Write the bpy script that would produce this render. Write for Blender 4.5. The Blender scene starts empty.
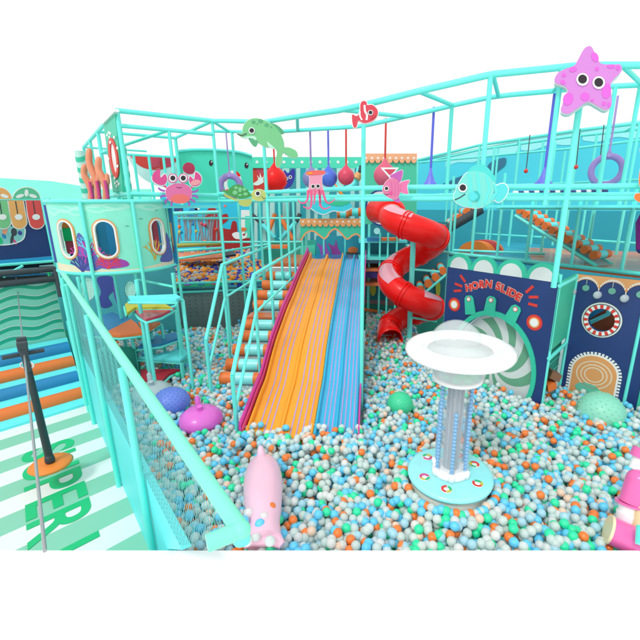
import bpy, bmesh, math, random
import numpy as np
from mathutils import Vector, Matrix, geometry
random.seed(7); np.random.seed(7)
V = Vector
PI = math.pi
S = bpy.context.scene
C = S.collection

# ------------------------------------------------------------------ camera
F = 400.0; TH = math.atan(115/400.0); CH = 2.5; CX = 350.0
cT, sT = math.cos(TH), math.sin(TH)
cd = bpy.data.cameras.new('camera'); cam = bpy.data.objects.new('camera', cd); C.objects.link(cam)
cam.location = (0, 0, CH); cam.rotation_euler = (PI/2 - TH, 0, 0)
cd.shift_x = (320-CX)/640; cd.sensor_width = 36; cd.lens = 36*F/640; cd.clip_end = 400; cd.clip_start = .05
S.camera = cam
FH = F/cT; DS = FH/428.0                     # survey depths were taken with a slightly longer lens

def ray(px, py):
    r = (px-CX)/F; u = (320-py)/F
    return V((r, cT+u*sT, -sT+u*cT))
CAM = V((0, 0, CH))
def G(px, py, z=0.0):              # survey point on the level z
    d = ray(px, py); return CAM + d*((z-CH)/d.z)
def P(px, py, d):                  # survey point at a depth
    return CAM + ray(px, py)*(d*DS)
class Plane:                       # a vertical plane through two plan points
    def __init__(s, a, b=None, n=None):
        s.o = V(a)
        if n is None:
            t = V(b)-V(a); t.z = 0; t.normalize(); n = V((-t.y, t.x, 0))
        s.n = V(n).normalized()
        if (CAM-s.o).dot(s.n) < 0: s.n = -s.n      # normal looks to the visitor
    def at(s, px, py, lift=0):
        d = ray(px, py); q = s.o + s.n*lift
        return CAM + d*((q-CAM).dot(s.n)/d.dot(s.n))

# ------------------------------------------------------------------ materials
def lin(h):
    h = h.lstrip('#'); o = []
    for i in (0, 2, 4):
        c = int(h[i:i+2], 16)/255; o.append(c/12.92 if c <= .04045 else ((c+.055)/1.055)**2.4)
    return tuple(o)+(1,)
MC = {}
def mat(name, hx, rough=.4, metal=0, alpha=1, trans=0, var=.05, scale=3, bump=0, bscale=60, coat=0, spec=.5, sss=0):
    if name in MC: return MC[name]
    m = bpy.data.materials.new(name); m.use_nodes = True; nt = m.node_tree; N = nt.nodes; L = nt.links
    b = N['Principled BSDF']
    col = lin(hx)
    tc = N.new('ShaderNodeTexCoord')
    if var > 0:
        no = N.new('ShaderNodeTexNoise'); no.inputs['Scale'].default_value = scale; no.inputs['Detail'].default_value = 6
        L.new(tc.outputs['Object'], no.inputs['Vector'])
        mx = N.new('ShaderNodeMix'); mx.data_type = 'RGBA'
        L.new(no.outputs['Fac'], mx.inputs[0])
        mx.inputs[6].default_value = tuple(c*(1-var) for c in col[:3])+(1,)
        mx.inputs[7].default_value = tuple(min(1, c*(1+var)+.01*var) for c in col[:3])+(1,)
        L.new(mx.outputs[2], b.inputs['Base Color'])
    else: b.inputs['Base Color'].default_value = col
    b.inputs['Roughness'].default_value = rough; b.inputs['Metallic'].default_value = metal
    b.inputs['Alpha'].default_value = alpha; b.inputs['Transmission Weight'].default_value = trans
    b.inputs['Coat Weight'].default_value = coat
    b.inputs['Specular IOR Level'].default_value = spec
    if sss: b.inputs['Subsurface Weight'].default_value = sss; b.inputs['Subsurface Scale'].default_value = .03
    if bump:
        nb = N.new('ShaderNodeTexNoise'); nb.inputs['Scale'].default_value = bscale
        L.new(tc.outputs['Object'], nb.inputs['Vector'])
        bp = N.new('ShaderNodeBump'); bp.inputs['Strength'].default_value = bump; bp.inputs['Distance'].default_value = .01
        L.new(nb.outputs['Fac'], bp.inputs['Height']); L.new(bp.outputs['Normal'], b.inputs['Normal'])
    MC[name] = m; return m
aqua = mat('aqua pipe', '#6df2e6', .4, coat=.1, var=.03)
aqua2 = mat('pale aqua foam', '#84f7d4', .5, bump=.2)
teal = mat('teal vinyl', '#35c8a6', .5, var=.06)
mint = mat('mint panel', '#4fe0bd', .5, var=.06, scale=1.5)
mintpale = mat('pale mint panel', '#8fe6cc', .5, var=.08, scale=1.2)
navy = mat('navy panel', '#1d3c78', .45, var=.18, scale=2.2)
white = mat('white paint', '#f1f4f2', .4, var=.02)
offw = mat('off white vinyl', '#dfe8e6', .5, var=.04)
red = mat('red plastic', '#f5100c', .4, coat=.12, var=.03, spec=.3)
redp = mat('red print', '#df3a31', .5)
darkred = mat('deep red print', '#a81c1c', .5, var=.12)
orange = mat('orange plastic', '#f2902a', .45, var=.06)
orangev = mat('orange vinyl', '#f07a34', .5, var=.07)
peach = mat('peach print', '#e8a468', .5)
yellow = mat('slide yellow', '#ffa51c', .35, coat=.2, var=.05)
slideblue = mat('slide blue', '#2cb6e0', .35, coat=.2, var=.05)
bluev = mat('blue vinyl', '#2388bf', .5, var=.08)
cyanv = mat('cyan vinyl', '#68ecf0', .5, var=.06)
seablue = mat('sea blue wall print', '#48d2e6', .6, var=.12, scale=.5)
deepteal = mat('deep teal wall print', '#279db0', .6, var=.2, scale=.6)
lilac = mat('lilac stripe', '#b9a4dc', .4)
magenta = mat('magenta plastic', '#e63cb4', .35, coat=.3)
pink = mat('pink print', '#e06fa6', .5, var=.05)
hotpink = mat('hot pink print', '#dc4a90', .5, var=.08)
palepink = mat('pale pink vinyl', '#f7c6dc', .35, var=.03, coat=.3)
violet = mat('violet print', '#a257b8', .5)
starpink = mat('orchid print', '#d184d4', .5, var=.04)
orchid = mat('orchid spot', '#df63d6', .5, var=.02)
black = mat('black print', '#241b26', .35, var=0)
darkgrey = mat('dark grey steel', '#3a4246', .45, metal=.3, var=.1)
slate = mat('dark foam', '#3f4a50', .8, var=.12, bump=.3)
steel = mat('grey cable steel', '#a9adb0', .35, metal=.6)
green = mat('leaf green print', '#79c88b', .5, var=.06, scale=6)
green2 = mat('grass green print', '#3f9a4c', .5)
green3 = mat('muted green print', '#57ab7b', .5)  # printed green of the dolphin's fins and spots
olive = mat('olive print', '#b6c266', .5, var=.08)
brightgreen = mat('lettering green', '#05c27c', .5, var=.03)
purple = mat('blue violet strap', '#5f66dc', .5)
mauve = mat('mauve vinyl', '#9c84c6', .4)
crimson = mat('crimson vinyl', '#d8405c', .35, coat=.3, var=.08)
netm = mat('net cord', '#6fc4c4', .8, var=.1)
blacknet = mat('black net cord', '#30383a', .8)
greywall = mat('dark grey pit wall', '#7a8686', .7, var=.12)
sand = mat('sand print', '#ecdcc0', .6, var=.05)
indigo = mat('indigo print', '#3a4aa0', .5, var=.1)
greystair = mat('grey stair foam', '#a9b3b4', .7)
clear = mat('clear plastic', '#f2fbff', .08, alpha=.22, var=0, coat=.5)
frost = mat('frosted plastic', '#eef6f8', .25, alpha=.45, var=0)
pinkclear = mat('pink clear plastic', '#f3b3c4', .12, alpha=.82, var=.05, coat=.6)
orangefloor = mat('orange floor vinyl', '#e07440', .35, var=.1, coat=.3)
bluefloor = mat('blue floor vinyl', '#1f7fb4', .35, var=.1, coat=.3)
yolive = mat('mustard vinyl', '#c9c43a', .5)
salmon = mat('salmon coral', '#ee9a78', .55, var=.12, scale=8)
white_glow = mat('gloss white plastic', '#fbfbfb', .3, coat=.4, var=.0)

# ------------------------------------------------------------------ objects
ORG = {}
def tag(o, label=None, cat=None, group=None, kind=None):
    if label: o['label'] = label
    if cat: o['category'] = cat
    if group: o['group'] = group
    if kind: o['kind'] = kind
    return o
def thing(name, label, cat, loc, group=None):
    o = bpy.data.objects.new(name, None); C.objects.link(o); o.location = loc; o.empty_display_size = .1
    ORG[o.name] = V(loc); return tag(o, label, cat, group)
class MB:
    def __init__(s): s.v = []; s.f = []; s.sm = []
    def add(s, vs, fs, smooth=False):
        k = len(s.v); s.v += [V(a) for a in vs]
        for f in fs: s.f.append([i+k for i in f]); s.sm.append(smooth)
        return s
    def tube(s, pts, r, n=10, cap=True, closed=False, ell=None):
        pts = [V(p) for p in pts]; m = len(pts); rings = []
        R = r if isinstance(r, (list, tuple)) else [r]*m
        prev = None
        for i, p in enumerate(pts):
            if closed: t = pts[(i+1) % m]-pts[i-1]
            else: t = pts[min(i+1, m-1)]-pts[max(i-1, 0)]
            if t.length < 1e-9: t = V((0, 0, 1))
            t.normalize()
            if prev is None:
                a = V((0, 0, 1)) if abs(t.z) < .9 else V((1, 0, 0)); u = t.cross(a).normalized()
            else:
                u = prev - t*prev.dot(t); u.normalize()
            prev = u; w = t.cross(u)
            rings.append([p+(u*math.cos(2*PI*k/n)+w*math.sin(2*PI*k/n))*R[i] for k in range(n)])
        vs = [v for g in rings for v in g]; fs = []
        for i in range(m if closed else m-1):
            j = (i+1) % m
            for k in range(n): fs.append([i*n+k, i*n+(k+1) % n, j*n+(k+1) % n, j*n+k])
        s.add(vs, fs, True)
        if cap and not closed:
            s.add(rings[0], [list(range(n))[::-1]]); s.add(rings[-1], [list(range(n))])
        return s
    def box(s, c, ax, ay, az, bev=0):      # centre and three half-vectors
        c = V(c); ax, ay, az = V(ax), V(ay), V(az)
        vs = [c+ax*i+ay*j+az*k for i in (-1, 1) for j in (-1, 1) for k in (-1, 1)]
        fs = [[0, 1, 3, 2], [4, 6, 7, 5], [0, 4, 5, 1], [2, 3, 7, 6], [0, 2, 6, 4], [1, 5, 7, 3]]
        return s.add(vs, fs)
    def prism(s, pts, back, holes=()):     # pts: front outline, back: vector to the back face
        loops = [[V(p) for p in pts]]+[[V(p) for p in h] for h in holes]
        flat = [p for l in loops for p in l]; n = len(flat); back = V(back)
        tri = geometry.tessellate_polygon(loops)
        fs = [list(t) for t in tri]+[[i+n for i in t][::-1] for t in tri]
        k = 0
        for l in loops:
            m = len(l)
            for i in range(m): fs.append([k+i, k+(i+1) % m, k+(i+1) % m+n, k+i+n])
            k += m
        return s.add(flat+[p+back for p in flat], fs)
    def sphere(s, c, r, n=16, m=10, sc=(1, 1, 1), rot=None):
        c = V(c); vs = []; fs = []
        for i in range(m+1):
            a = PI*i/m
            for k in range(n):
                b = 2*PI*k/n; q = V((r*sc[0]*math.sin(a)*math.cos(b), r*sc[1]*math.sin(a)*math.sin(b), r*sc[2]*math.cos(a)))
                if rot: q = rot @ q
                vs.append(c+q)
        for i in range(m):
            for k in range(n): fs.append([i*n+k, (i+1)*n+k, (i+1)*n+(k+1) % n, i*n+(k+1) % n])
        return s.add(vs, fs, True)
    def lathe(s, c, prof, n=40, axis=None, smooth=True):   # prof [(r,z)]
        c = V(c); vs = []; fs = []; R = Matrix.Identity(3)
        if axis is not None: R = V((0, 0, 1)).rotation_difference(V(axis)).to_matrix()
        for (r, z) in prof:
            for k in range(n): vs.append(c+R @ V((r*math.cos(2*PI*k/n), r*math.sin(2*PI*k/n), z)))
        for i in range(len(prof)-1):
            for k in range(n): fs.append([i*n+k, i*n+(k+1) % n, (i+1)*n+(k+1) % n, (i+1)*n+k])
        return s.add(vs, fs, smooth)
    def build(s, name, m, parent=None, org=None, bevel=0):
        if parent is not None: org = ORG[parent.name]
        if org is None:
            zs = min(v.z for v in s.v); cx = sum(v.x for v in s.v)/len(s.v); cy = sum(v.y for v in s.v)/len(s.v); org = V((cx, cy, zs))
        me = bpy.data.meshes.new(name); me.from_pydata([tuple(v-org) for v in s.v], [], s.f)
        me.polygons.foreach_set('use_smooth', s.sm)
        bm = bmesh.new(); bm.from_mesh(me)
        bmesh.ops.remove_doubles(bm, verts=bm.verts, dist=1e-7) if False else None
        bmesh.ops.recalc_face_normals(bm, faces=bm.faces); bm.to_mesh(me); bm.free()
        me.materials.append(m)
        o = bpy.data.objects.new(name, me); C.objects.link(o); ORG[o.name] = V(org)
        if parent is not None: o.parent = parent
        else: o.location = org
        if bevel:
            bv = o.modifiers.new('bevel', 'BEVEL'); bv.width = bevel; bv.segments = 2; bv.limit_method = 'ANGLE'; bv.angle_limit = .7
        return o

# 2D outline helpers (survey pixels)
def crom(pts, k=6, closed=True):
    n = len(pts); out = []
    rng = range(n) if closed else range(n-1)
    for i in rng:
        if closed: p0, p1, p2, p3 = pts[i-1], pts[i], pts[(i+1) % n], pts[(i+2) % n]
        else: p0, p1, p2, p3 = pts[max(i-1, 0)], pts[i], pts[i+1], pts[min(i+2, n-1)]
        for j in range(k):
            t = j/k
            out.append(tuple(.5*((2*p1[a])+(-p0[a]+p2[a])*t+(2*p0[a]-5*p1[a]+4*p2[a]-p3[a])*t*t+(-p0[a]+3*p1[a]-3*p2[a]+p3[a])*t**3) for a in range(len(p1))))
    if not closed: out.append(tuple(pts[-1]))
    return out
def ell(cx, cy, rx, ry=None, rot=0, n=28, a0=0, a1=360):
    ry = rx if ry is None else ry; c, s_ = math.cos(math.radians(rot)), math.sin(math.radians(rot)); o = []
    full = abs(a1-a0) >= 360
    for i in range(n if full else n+1):
        a = math.radians(a0+(a1-a0)*i/n); x, y = rx*math.cos(a), ry*math.sin(a)
        o.append((cx+x*c-y*s_, cy+x*s_+y*c))
    return o
def offset(pts, d):
    n = len(pts); A = sum(pts[i][0]*pts[(i+1) % n][1]-pts[(i+1) % n][0]*pts[i][1] for i in range(n)); sg = 1 if A > 0 else -1
    o = []
    for i in range(n):
        ax, ay = pts[i-1]; bx, by = pts[(i+1) % n]; tx, ty = bx-ax, by-ay; l = math.hypot(tx, ty) or 1
        o.append((pts[i][0]+sg*ty/l*d, pts[i][1]-sg*tx/l*d))
    return o
def slab(mb, plane, pts, lift=0, th=.02, holes=()):
    mb.prism([plane.at(x, y, lift) for x, y in pts], -plane.n*th, [[plane.at(x, y, lift) for x, y in h] for h in holes]); return mb
def shape(name, m, parent, plane, pts, lift=.004, th=.003, holes=(), bevel=0):
    return slab(MB(), plane, pts, lift, th, holes).build(name, m, parent, bevel=bevel)
def stroke(pts, w):                # a 2D line with thickness
    L_, R_ = [], []
    n = len(pts)
    for i in range(n):
        ax, ay = pts[max(i-1, 0)]; bx, by = pts[min(i+1, n-1)]; tx, ty = bx-ax, by-ay; l = math.hypot(tx, ty) or 1
        ww = w[i] if isinstance(w, (list, tuple)) else w
        L_.append((pts[i][0]-ty/l*ww/2, pts[i][1]+tx/l*ww/2)); R_.append((pts[i][0]+ty/l*ww/2, pts[i][1]-tx/l*ww/2))
    return L_+R_[::-1]
def text_mesh(s, m, parent, origin, xd, yd, nd, size, name='lettering', bold=.02, th=.003, wide=1, align='CENTER'):
    cu = bpy.data.curves.new('t', 'FONT'); cu.body = s; cu.size = 1; cu.offset = bold; cu.align_x = align; cu.align_y = 'CENTER'; cu.extrude = th/2/size
    o = bpy.data.objects.new('t', cu); C.objects.link(o)
    dg = bpy.context.evaluated_depsgraph_get(); me = bpy.data.meshes.new_from_object(o.evaluated_get(dg))
    bpy.data.objects.remove(o)
    org = ORG[parent.name]; xd, yd, nd = V(xd), V(yd), V(nd)
    for v in me.vertices:
        c = v.co.copy(); v.co = V(origin)+(xd*c.x*wide+yd*c.y+nd*c.z)*size-org
    me.materials.clear(); me.materials.append(m); me.name = name
    r = bpy.data.objects.new(name, me); C.objects.link(r); r.parent = parent; ORG[r.name] = org
    return r
def pipe(name, m, parent, a, b, r=.022, n=10): return MB().tube([a, b], r, n).build(name, m, parent)
def post(parent, xy, z0, z1, r=.022, m=None, name='post'): return MB().tube([(xy[0], xy[1], z0), (xy[0], xy[1], z1)], r, 10).build(name, m or aqua, parent)
# ------------------------------------------------------------------ world, light, floor
w = bpy.data.worlds.new('World'); S.world = w; w.use_nodes = True
w.node_tree.nodes['Background'].inputs[0].default_value = (1, 1, 1, 1)
w.node_tree.nodes['Background'].inputs[1].default_value = 1.04
sd = bpy.data.lights.new('sun', 'SUN'); sd.energy = 1.3; sd.angle = math.radians(12); sd.color = (1, .98, .95)
so = bpy.data.objects.new('sun', sd); C.objects.link(so); so.rotation_euler = (math.radians(32), math.radians(-22), 0)
S.view_settings.view_transform = 'Standard'; S.view_settings.look = 'None'; S.view_settings.gamma = 1; S.view_settings.exposure = 0

YF = G(320, 550.5, .03).y          # front edge of the play area
studio = mat('studio floor', '#ffffff', .9, var=0, spec=0)
mb = MB(); mb.box((0, YF-5, -.45), (30, 0, 0), (0, 5, 0), (0, 0, .48)); tag(mb.build('floor', studio), kind='structure')
pf = mat('pit floor', '#c8dedb', .8)
mb = MB(); mb.box((0, 20, -1.3), (40, 0, 0), (0, 26, 0), (0, 0, .05)); tag(mb.build('ground', pf), kind='structure')

# ------------------------------------------------------------------ rail plane of the left deck
O0 = G(147, 545, -.7)
A1 = V((7-CX, FH, 0)).normalized()          # along the rail, away from the visitor
B1 = -V((740-CX, FH, 0)).normalized()       # across the deck, to the left
RP = Plane(O0, O0+A1)
def deck(s, w, z=-.7): q = O0+A1*s+B1*w; return V((q.x, q.y, z))
def rs(px, py): q = RP.at(px, py); return (q-O0).dot(A1), q.z      # along-rail distance and height

# striped mat
m = bpy.data.materials.new('striped mat'); m.use_nodes = True; nt = m.node_tree; N = nt.nodes; L = nt.links; b = N['Principled BSDF']
tc = N.new('ShaderNodeTexCoord'); sp = N.new('ShaderNodeSeparateXYZ'); L.new(tc.outputs['Object'], sp.inputs[0])
def mth(op, a, b_=None):
    n = N.new('ShaderNodeMath'); n.operation = op
    for i, x in enumerate((a, b_)):
        if x is None: continue
        if isinstance(x, (int, float)): n.inputs[i].default_value = x
        else: L.new(x, n.inputs[i])
    return n.outputs[0]
fr = mth('FRACT', mth('DIVIDE', sp.outputs[0], .64)); st = mth('GREATER_THAN', fr, .5)
mx = N.new('ShaderNodeMix'); mx.data_type = 'RGBA'; L.new(st, mx.inputs[0]); mx.inputs[6].default_value = lin('#8ccfb4'); mx.inputs[7].default_value = lin('#eef2f0')
L.new(mx.outputs[2], b.inputs['Base Color']); b.inputs['Roughness'].default_value = .5
striped = m
sstep = rs(88, 399)[0]
# local frame: x = along the rail
me = bpy.data.meshes.new('striped_mat')
pts = []
for z in (-.70, -.76):
    for s_, w_ in ((-1.6, -.03), (sstep+.3, -.03), (sstep+.3, 4.2), (-1.6, 4.2)): pts.append((s_, w_, z))
skew = B1.dot(A1); N1 = V((-A1.y, A1.x, 0))
loc = []
for s_, w_, z in pts: loc.append((s_, w_, z))      # x carries the stripe coordinate, matrix shears into place
me.from_pydata([tuple(V((a+ (b_*skew), b_*B1.dot(N1), c))) for a, b_, c in loc], [], [[0, 1, 2, 3], [7, 6, 5, 4], [0, 4, 5, 1], [1, 5, 6, 2], [2, 6, 7, 3], [3, 7, 4, 0]])
# stripe coordinate must follow B1, so use a vector mapping in the material
N2 = nt.nodes
fx = mth('SUBTRACT', sp.outputs[0], mth('MULTIPLY', sp.outputs[1], skew/B1.dot(N1)))
L.new(mth('FRACT', mth('DIVIDE', mth('ADD', fx, 10+.33), .64)), st.node.inputs[0])
me.materials.append(striped)
o = bpy.data.objects.new('striped_mat', me); C.objects.link(o)
o.matrix_world = Matrix.Translation((O0.x, O0.y, 0)) @ Matrix(((A1.x, N1.x, 0, 0), (A1.y, N1.y, 0, 0), (0, 0, 1, 0), (0, 0, 0, 1)))
ORG[o.name] = V((O0.x, O0.y, 0))
tag(o, 'green and white striped floor mat with big green lettering in front of the foam ramp', 'mat')
mat_o = o
# lettering, local coordinates of the mat
def mat_text(s, s0, wc, size, wide):
    cu = bpy.data.curves.new('t', 'FONT'); cu.body = s; cu.size = 1; cu.offset = .015; cu.align_x = 'LEFT'; cu.align_y = 'CENTER'; cu.extrude = .002/size
    t = bpy.data.objects.new('t', cu); C.objects.link(t); dg = bpy.context.evaluated_depsgraph_get()
    tm = bpy.data.meshes.new_from_object(t.evaluated_get(dg)); bpy.data.objects.remove(t)
    for v in tm.vertices:
        c = v.co.copy(); al = s0-c.x*size*wide; ac = wc-c.y*size
        v.co = V((al+ac*skew, ac*B1.dot(N1), -.695+c.z*size))
    tm.materials.clear(); tm.materials.append(brightgreen)
    r = bpy.data.objects.new('lettering', tm); C.objects.link(r); r.parent = mat_o
def dfind(px, py):
    q = G(px, py, -.7)-O0; n = q.dot(N1)/B1.dot(N1); return q.dot(A1)-n*skew, n
sS = [dfind(50, y)[0] for y in (440, 450, 485, 512, 540)]; TS = 2.80; TC = (dfind(28, 515)[1]+dfind(89, 500)[1])/2; TSZ = 1.06*abs(dfind(28, 515)[1]-dfind(89, 500)[1])/.72; TWD = .90; TC += .04
print('text', sS, TS, TC, TSZ)
print('letters S far edge', dfind(50, 440), 'E', dfind(55, 500), 'R bot', dfind(60, 530), 'left', dfind(28, 515), 'right', dfind(88, 500))
mat_text('SUPER HERO', TS, TC, TSZ, TWD)

# pit side board
h_top = rs(182, 550)[1]
print('board top', h_top, rs(142, 472))
t = thing('safety_rail', 'aqua pipe handrail with netting between the striped mat and the ball pit', 'railing', deck(1, 0))
mb = MB(); s1 = rs(60, 270)[0]
sF = (YF-O0.y)/A1.y
s18 = rs(182, 550)[0]
mb.prism([deck(sF+.02, 0, -.76), deck(sstep+1.6, 0, -.76), deck(sstep+1.6, 0, h_top), deck(s18, 0, h_top), deck(sF+.01, 0, .04)], (.05, .03, 0))
mb.build('kick_board', cyanv, t)
def rp(px, py): return RP.at(px, py)
a, bb = rp(241, 530), rp(62, 272)
MB().tube([a, bb], .034, 14).build('top_rail', aqua2, t)
MB().tube([a, G(207, 543.5, a.z)], .032, 14).build('end_rail', aqua2, t)
MB().tube([a, a-V((0, 0, .05))], .034, 12).build('post', aqua, t)
MB().sphere(a, .037, 18, 12).build('corner_joint', aqua2, t)
for (px, py) in ((121, 478), (97, 424), (157, 549), (84, 372)):
    q = rp(px, py); ztop = a.z+(bb.z-a.z)*((q-a).dot(A1)/((bb-a).dot(A1)))
    q2 = q - N1*0
    MB().tube([(q.x+N1.x*.035, q.y+N1.y*.035, -.72), (q.x+N1.x*.035, q.y+N1.y*.035, ztop-.02)], .028, 12).build('post', aqua, t)
# net: two families of slanted cords between the kick board and the rail
mb = MB(); sa = (a-O0).dot(A1); sb = rs(84, 372)[0]+1.2
zt = lambda s_: a.z+(bb.z-a.z)*((s_-sa)/((bb-O0).dot(A1)-sa))
zb = lambda s_: h_top if s_ > s18 else (h_top+(zt(sa)-.02-h_top)*max(0, min(1, (s18-s_)/(s18-sa))))
for fam in (1, -1):
    s_ = sa-2
    while s_ < sb+2:
        # clip the slanted cord  s = s_ + fam*.55*(z)
        prev = None; pts = []
        for k in range(0, 41):
            z = h_top+(1.25)*k/40; ss = s_+fam*.55*(z-h_top)
            ok = sa < ss < sb and zb(ss) <= z <= zt(ss)
            if ok: pts.append(deck(ss, 0, z))
            elif pts: break
        if len(pts) > 1: mb.tube([pts[0], pts[-1]], .0017, 3, cap=False)
        s_ += .058
mb.build('net', netm, t)

# foam steps and wave wall
sw, zw = rs(68, 337)
print('step start', sstep, 'wall at', sw, zw)
t = thing('foam_ramp', 'stepped foam ramp of blue and orange rolls below a wavy green padded wall', 'ramp', deck(sstep, 2))
MB().prism([deck(sstep-.02, .02, -.72), deck(sw, .02, -.72), deck(sw, .02, zw), deck(sstep-.02, .02, -.66)], B1*3.6).build('base', cyanv, t)
for i, c in enumerate((orangev, bluev, orangev, bluev)):
    f0 = (i+.62)/4.45; c0 = deck(sstep+(sw-sstep)*f0, 0, -.7+(zw+.7)*f0-.0)
    MB().tube([c0+B1*.04, c0+B1*3.6], .135, 20).build('foam_roll', c, t)
ztopw = RP.at(58, 283); ztw = ztopw.z
w3 = deck(sw, 0, 0)
wp = Plane(w3, w3+B1)
mb = MB(); mb.prism([deck(sw+.02, .03, zw-.1), deck(sw+.02, 3.6, zw-.1), deck(sw+.02, 3.6, ztw), deck(sw+.02, .03, ztw)], A1*.08); mb.build('padded_wall', mat('pale wave green', '#8fe3c9', .5), t)
nb = 6; hh = (ztw-zw)
for i in range(nb):
    zc = zw+.03+hh*(i+.35)/nb; top = []; bot = []; th_ = hh/nb*.36
    for k in range(121):
        ww = .04+3.5*k/120; z = zc+.035*math.sin(ww*9.5+i*.4)
        top.append(deck(sw+.018, ww, z+th_)); bot.append(deck(sw+.018, ww, z))
    MB().prism(top+bot[::-1], A1*.003).build('wave_stripe', mat('wave green', '#20b490', .5), t)
    l2 = [deck(sw+.016, .04+3.5*k/120, zc+th_+.012+.035*math.sin((.04+3.5*k/120)*9.5+i*.4)) for k in range(121)]
    l3 = [p-V((0, 0, .012)) for p in l2]
    MB().prism(l2+l3[::-1], A1*.003).build('wave_line', offw, t)
# black foam roller with net on top
for dz, rr in ((.02, .06), (.2, .05)):
    MB().tube([deck(sw-.05, -.02, ztw+.03+dz), deck(sw-.05, 3.6, ztw+.03+dz)], rr, 14).build('foam_roller', slate, t)
MB().tube([deck(sw-.08, -.03, ztw+.24), deck(sw-.08, -.03, ztw-.3)], .06, 12).build('corner_pad', slate, t)
mb = MB(); 
for k in range(90): mb.tube([deck(sw-.05, .04*k, ztw), deck(sw-.05, .04*k, ztw+.22)], .004, 3, cap=False)
for k in range(1, 6): mb.tube([deck(sw-.05, 0, ztw+.036*k), deck(sw-.05, 3.6, ztw+.036*k)], .004, 3, cap=False)
mb.build('net', blacknet, t)
mb = MB(); q = [deck(sstep-.1, -.02, -.7), deck(sw-.03, -.02, zw-.1), deck(sw-.03, -.02, ztw)]
mb.tube([q[0]+V((0, 0, 1.0)), q[0]], .04, 10); mb.build('edge_pad', slate, t)

# zip line
zc = .98
c1, c2 = G(16, 277, zc), G(45, 551, zc)
cdir = (c1-c2).normalized()
t = thing('zip_cable', 'thin grey steel cable running above the striped mat', 'cable', c2)
bpy.data.objects.remove(t)
mb = MB().tube([c2, c1+cdir*.6], .0085, 8)
o = mb.build('zip_cable', steel); tag(o, 'thin grey steel cable stretched above the striped mat', 'cable')
q = G(24, 352, zc); d0 = cdir; side = V((d0.y, -d0.x, 0))
t = thing('zip_line_seat', 'orange disc seat hanging on a dark bar with black handles from the cable', 'zip line seat', q-V((0, 0, 1.3)))
hang = q+V((side.x*.0, side.y*.0, 0))
zs = Plane(q, q+V((1, 0, 0))).at(47, 465).z
print('seat z', zs)
MB().tube([hang+V((0, 0, -.1)), V((hang.x, hang.y, zs+.02))], [.033, .042], 14).build('pole', darkgrey, t)
mb = MB().box(q+V((0, 0, .03)), d0*.13, side*.035, (0, 0, .05)); mb.box(q+d0*.1+V((0, 0, .09)), d0*.03, side*.045, (0, 0, .05)); mb.box(q-d0*.1+V((0, 0, .09)), d0*.03, side*.045, (0, 0, .05))
mb.box(q-V((0, 0, .1)), d0*.05, side*.03, (0, 0, .12)); mb.build('trolley', slate, t, bevel=.01)
pl = Plane(q, q+B1)
MB().tube([pl.at(2, 358), pl.at(44, 350)], .024, 12).build('handle_bar', slate, t)
MB().lathe((hang.x, hang.y, zs+.02), [(0, .012), (.1, .02), (.2, .014), (.222, -.004), (.2, -.03), (.1, -.045), (0, -.05)], 40).build('seat', mat('orange seat foam', '#f58a33', .45, var=.05, bump=.4, bscale=12), t)
MB().lathe((hang.x, hang.y, zs-.0), [(.05, .05), (.052, .08), (.04, .14), (0, .14)], 16).build('collar', darkgrey, t)
mb = MB(); mb.tube([q+V((.07*math.cos(a_), 0, -.15+.04*math.sin(a_))) for a_ in [2*PI*k/16 for k in range(16)]], .009, 6, closed=True); mb.build('rope_knot', white, t)

# ------------------------------------------------------------------ ball pit
BR = .0385
bw = mat('ball grey', '#dceeea', .35, var=.0, alpha=.74, sss=.3); bt = mat('ball translucent', '#f6fcfa', .3, var=0, alpha=.66, sss=.3)
bb_ = mat('ball blue', '#66d0f8', .35, var=0, sss=.25); bg = mat('ball green', '#2ce8ac', .35, var=0, sss=.25); bo = mat('ball orange', '#fa8438', .35, var=0, sss=.25)
bc = mat('ball cream', '#eccdb6', .35, var=0); bl = mat('ball pale blue', '#b4e6f6', .35, var=0, alpha=.82, sss=.3)
for m_ in (bw, bt, bb_, bg, bo, bc, bl):
    m_.node_tree.nodes['Principled BSDF'].inputs['Coat Weight'].default_value = .15
BM = [bw, bt, bb_, bg, bo, bc, bl]; BN = ['grey', 'off white', 'sky blue', 'green', 'orange', 'cream', 'pale blue']
BP = [.32, .16, .165, .105, .085, .035, .13]
# fences of the pit in plan
HP0, HP1 = G(441, 364, 0), G(541, 402, 0)          # horn panel foot
PP0, PP1 = G(560, 383, 0), G(616, 398, 0)          # porthole panel foot
def side(p, a, b): return (b.x-a.x)*(p[1]-a.y)-(b.y-a.y)*(p[0]-a.x)
Lb = O0+N1*-.07
hd = (HP1-HP0).normalized(); pd = (PP1-PP0).normalized()
def in_pit(x, y):
    if y < YF+.03: return False
    if (x-Lb.x)*N1.x+(y-Lb.y)*N1.y > 0: return False
    if y > 9.6: return False
    # behind the horn panel / porthole panel
    if x > HP0.x-.1 and x < HP1.x and (x-HP0.x)*(-hd.y)+(y-HP0.y)*hd.x > -.03: return False
    if x >= HP1.x and (x-PP0.x)*(-pd.y)+(y-PP0.y)*pd.x > -.03: return False
    if x < -2.5 and y > 8.2: return False
    return True
def proj(x, y, z):
    v = V((x, y, z-CH)); d = v.y*cT-v.z*sT; return CX+F*v.x/d, 320-F*(v.y*sT+v.z*cT)/d, d
al = math.atan((371-CX)/FH); SD = V((math.sin(al), math.cos(al), 0)); SR = V((math.cos(al), -math.sin(al), 0))
qL = G(243, 431).dot(SR); qR = G(360.5, 434).dot(SR)
def yof(d, z): return (d*DS-(CH-z)*sT)/cT
qm = (qL+qR)/2
def s_of(d, z): return (yof(d, z)+qm*math.sin(al))/math.cos(al)
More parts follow.
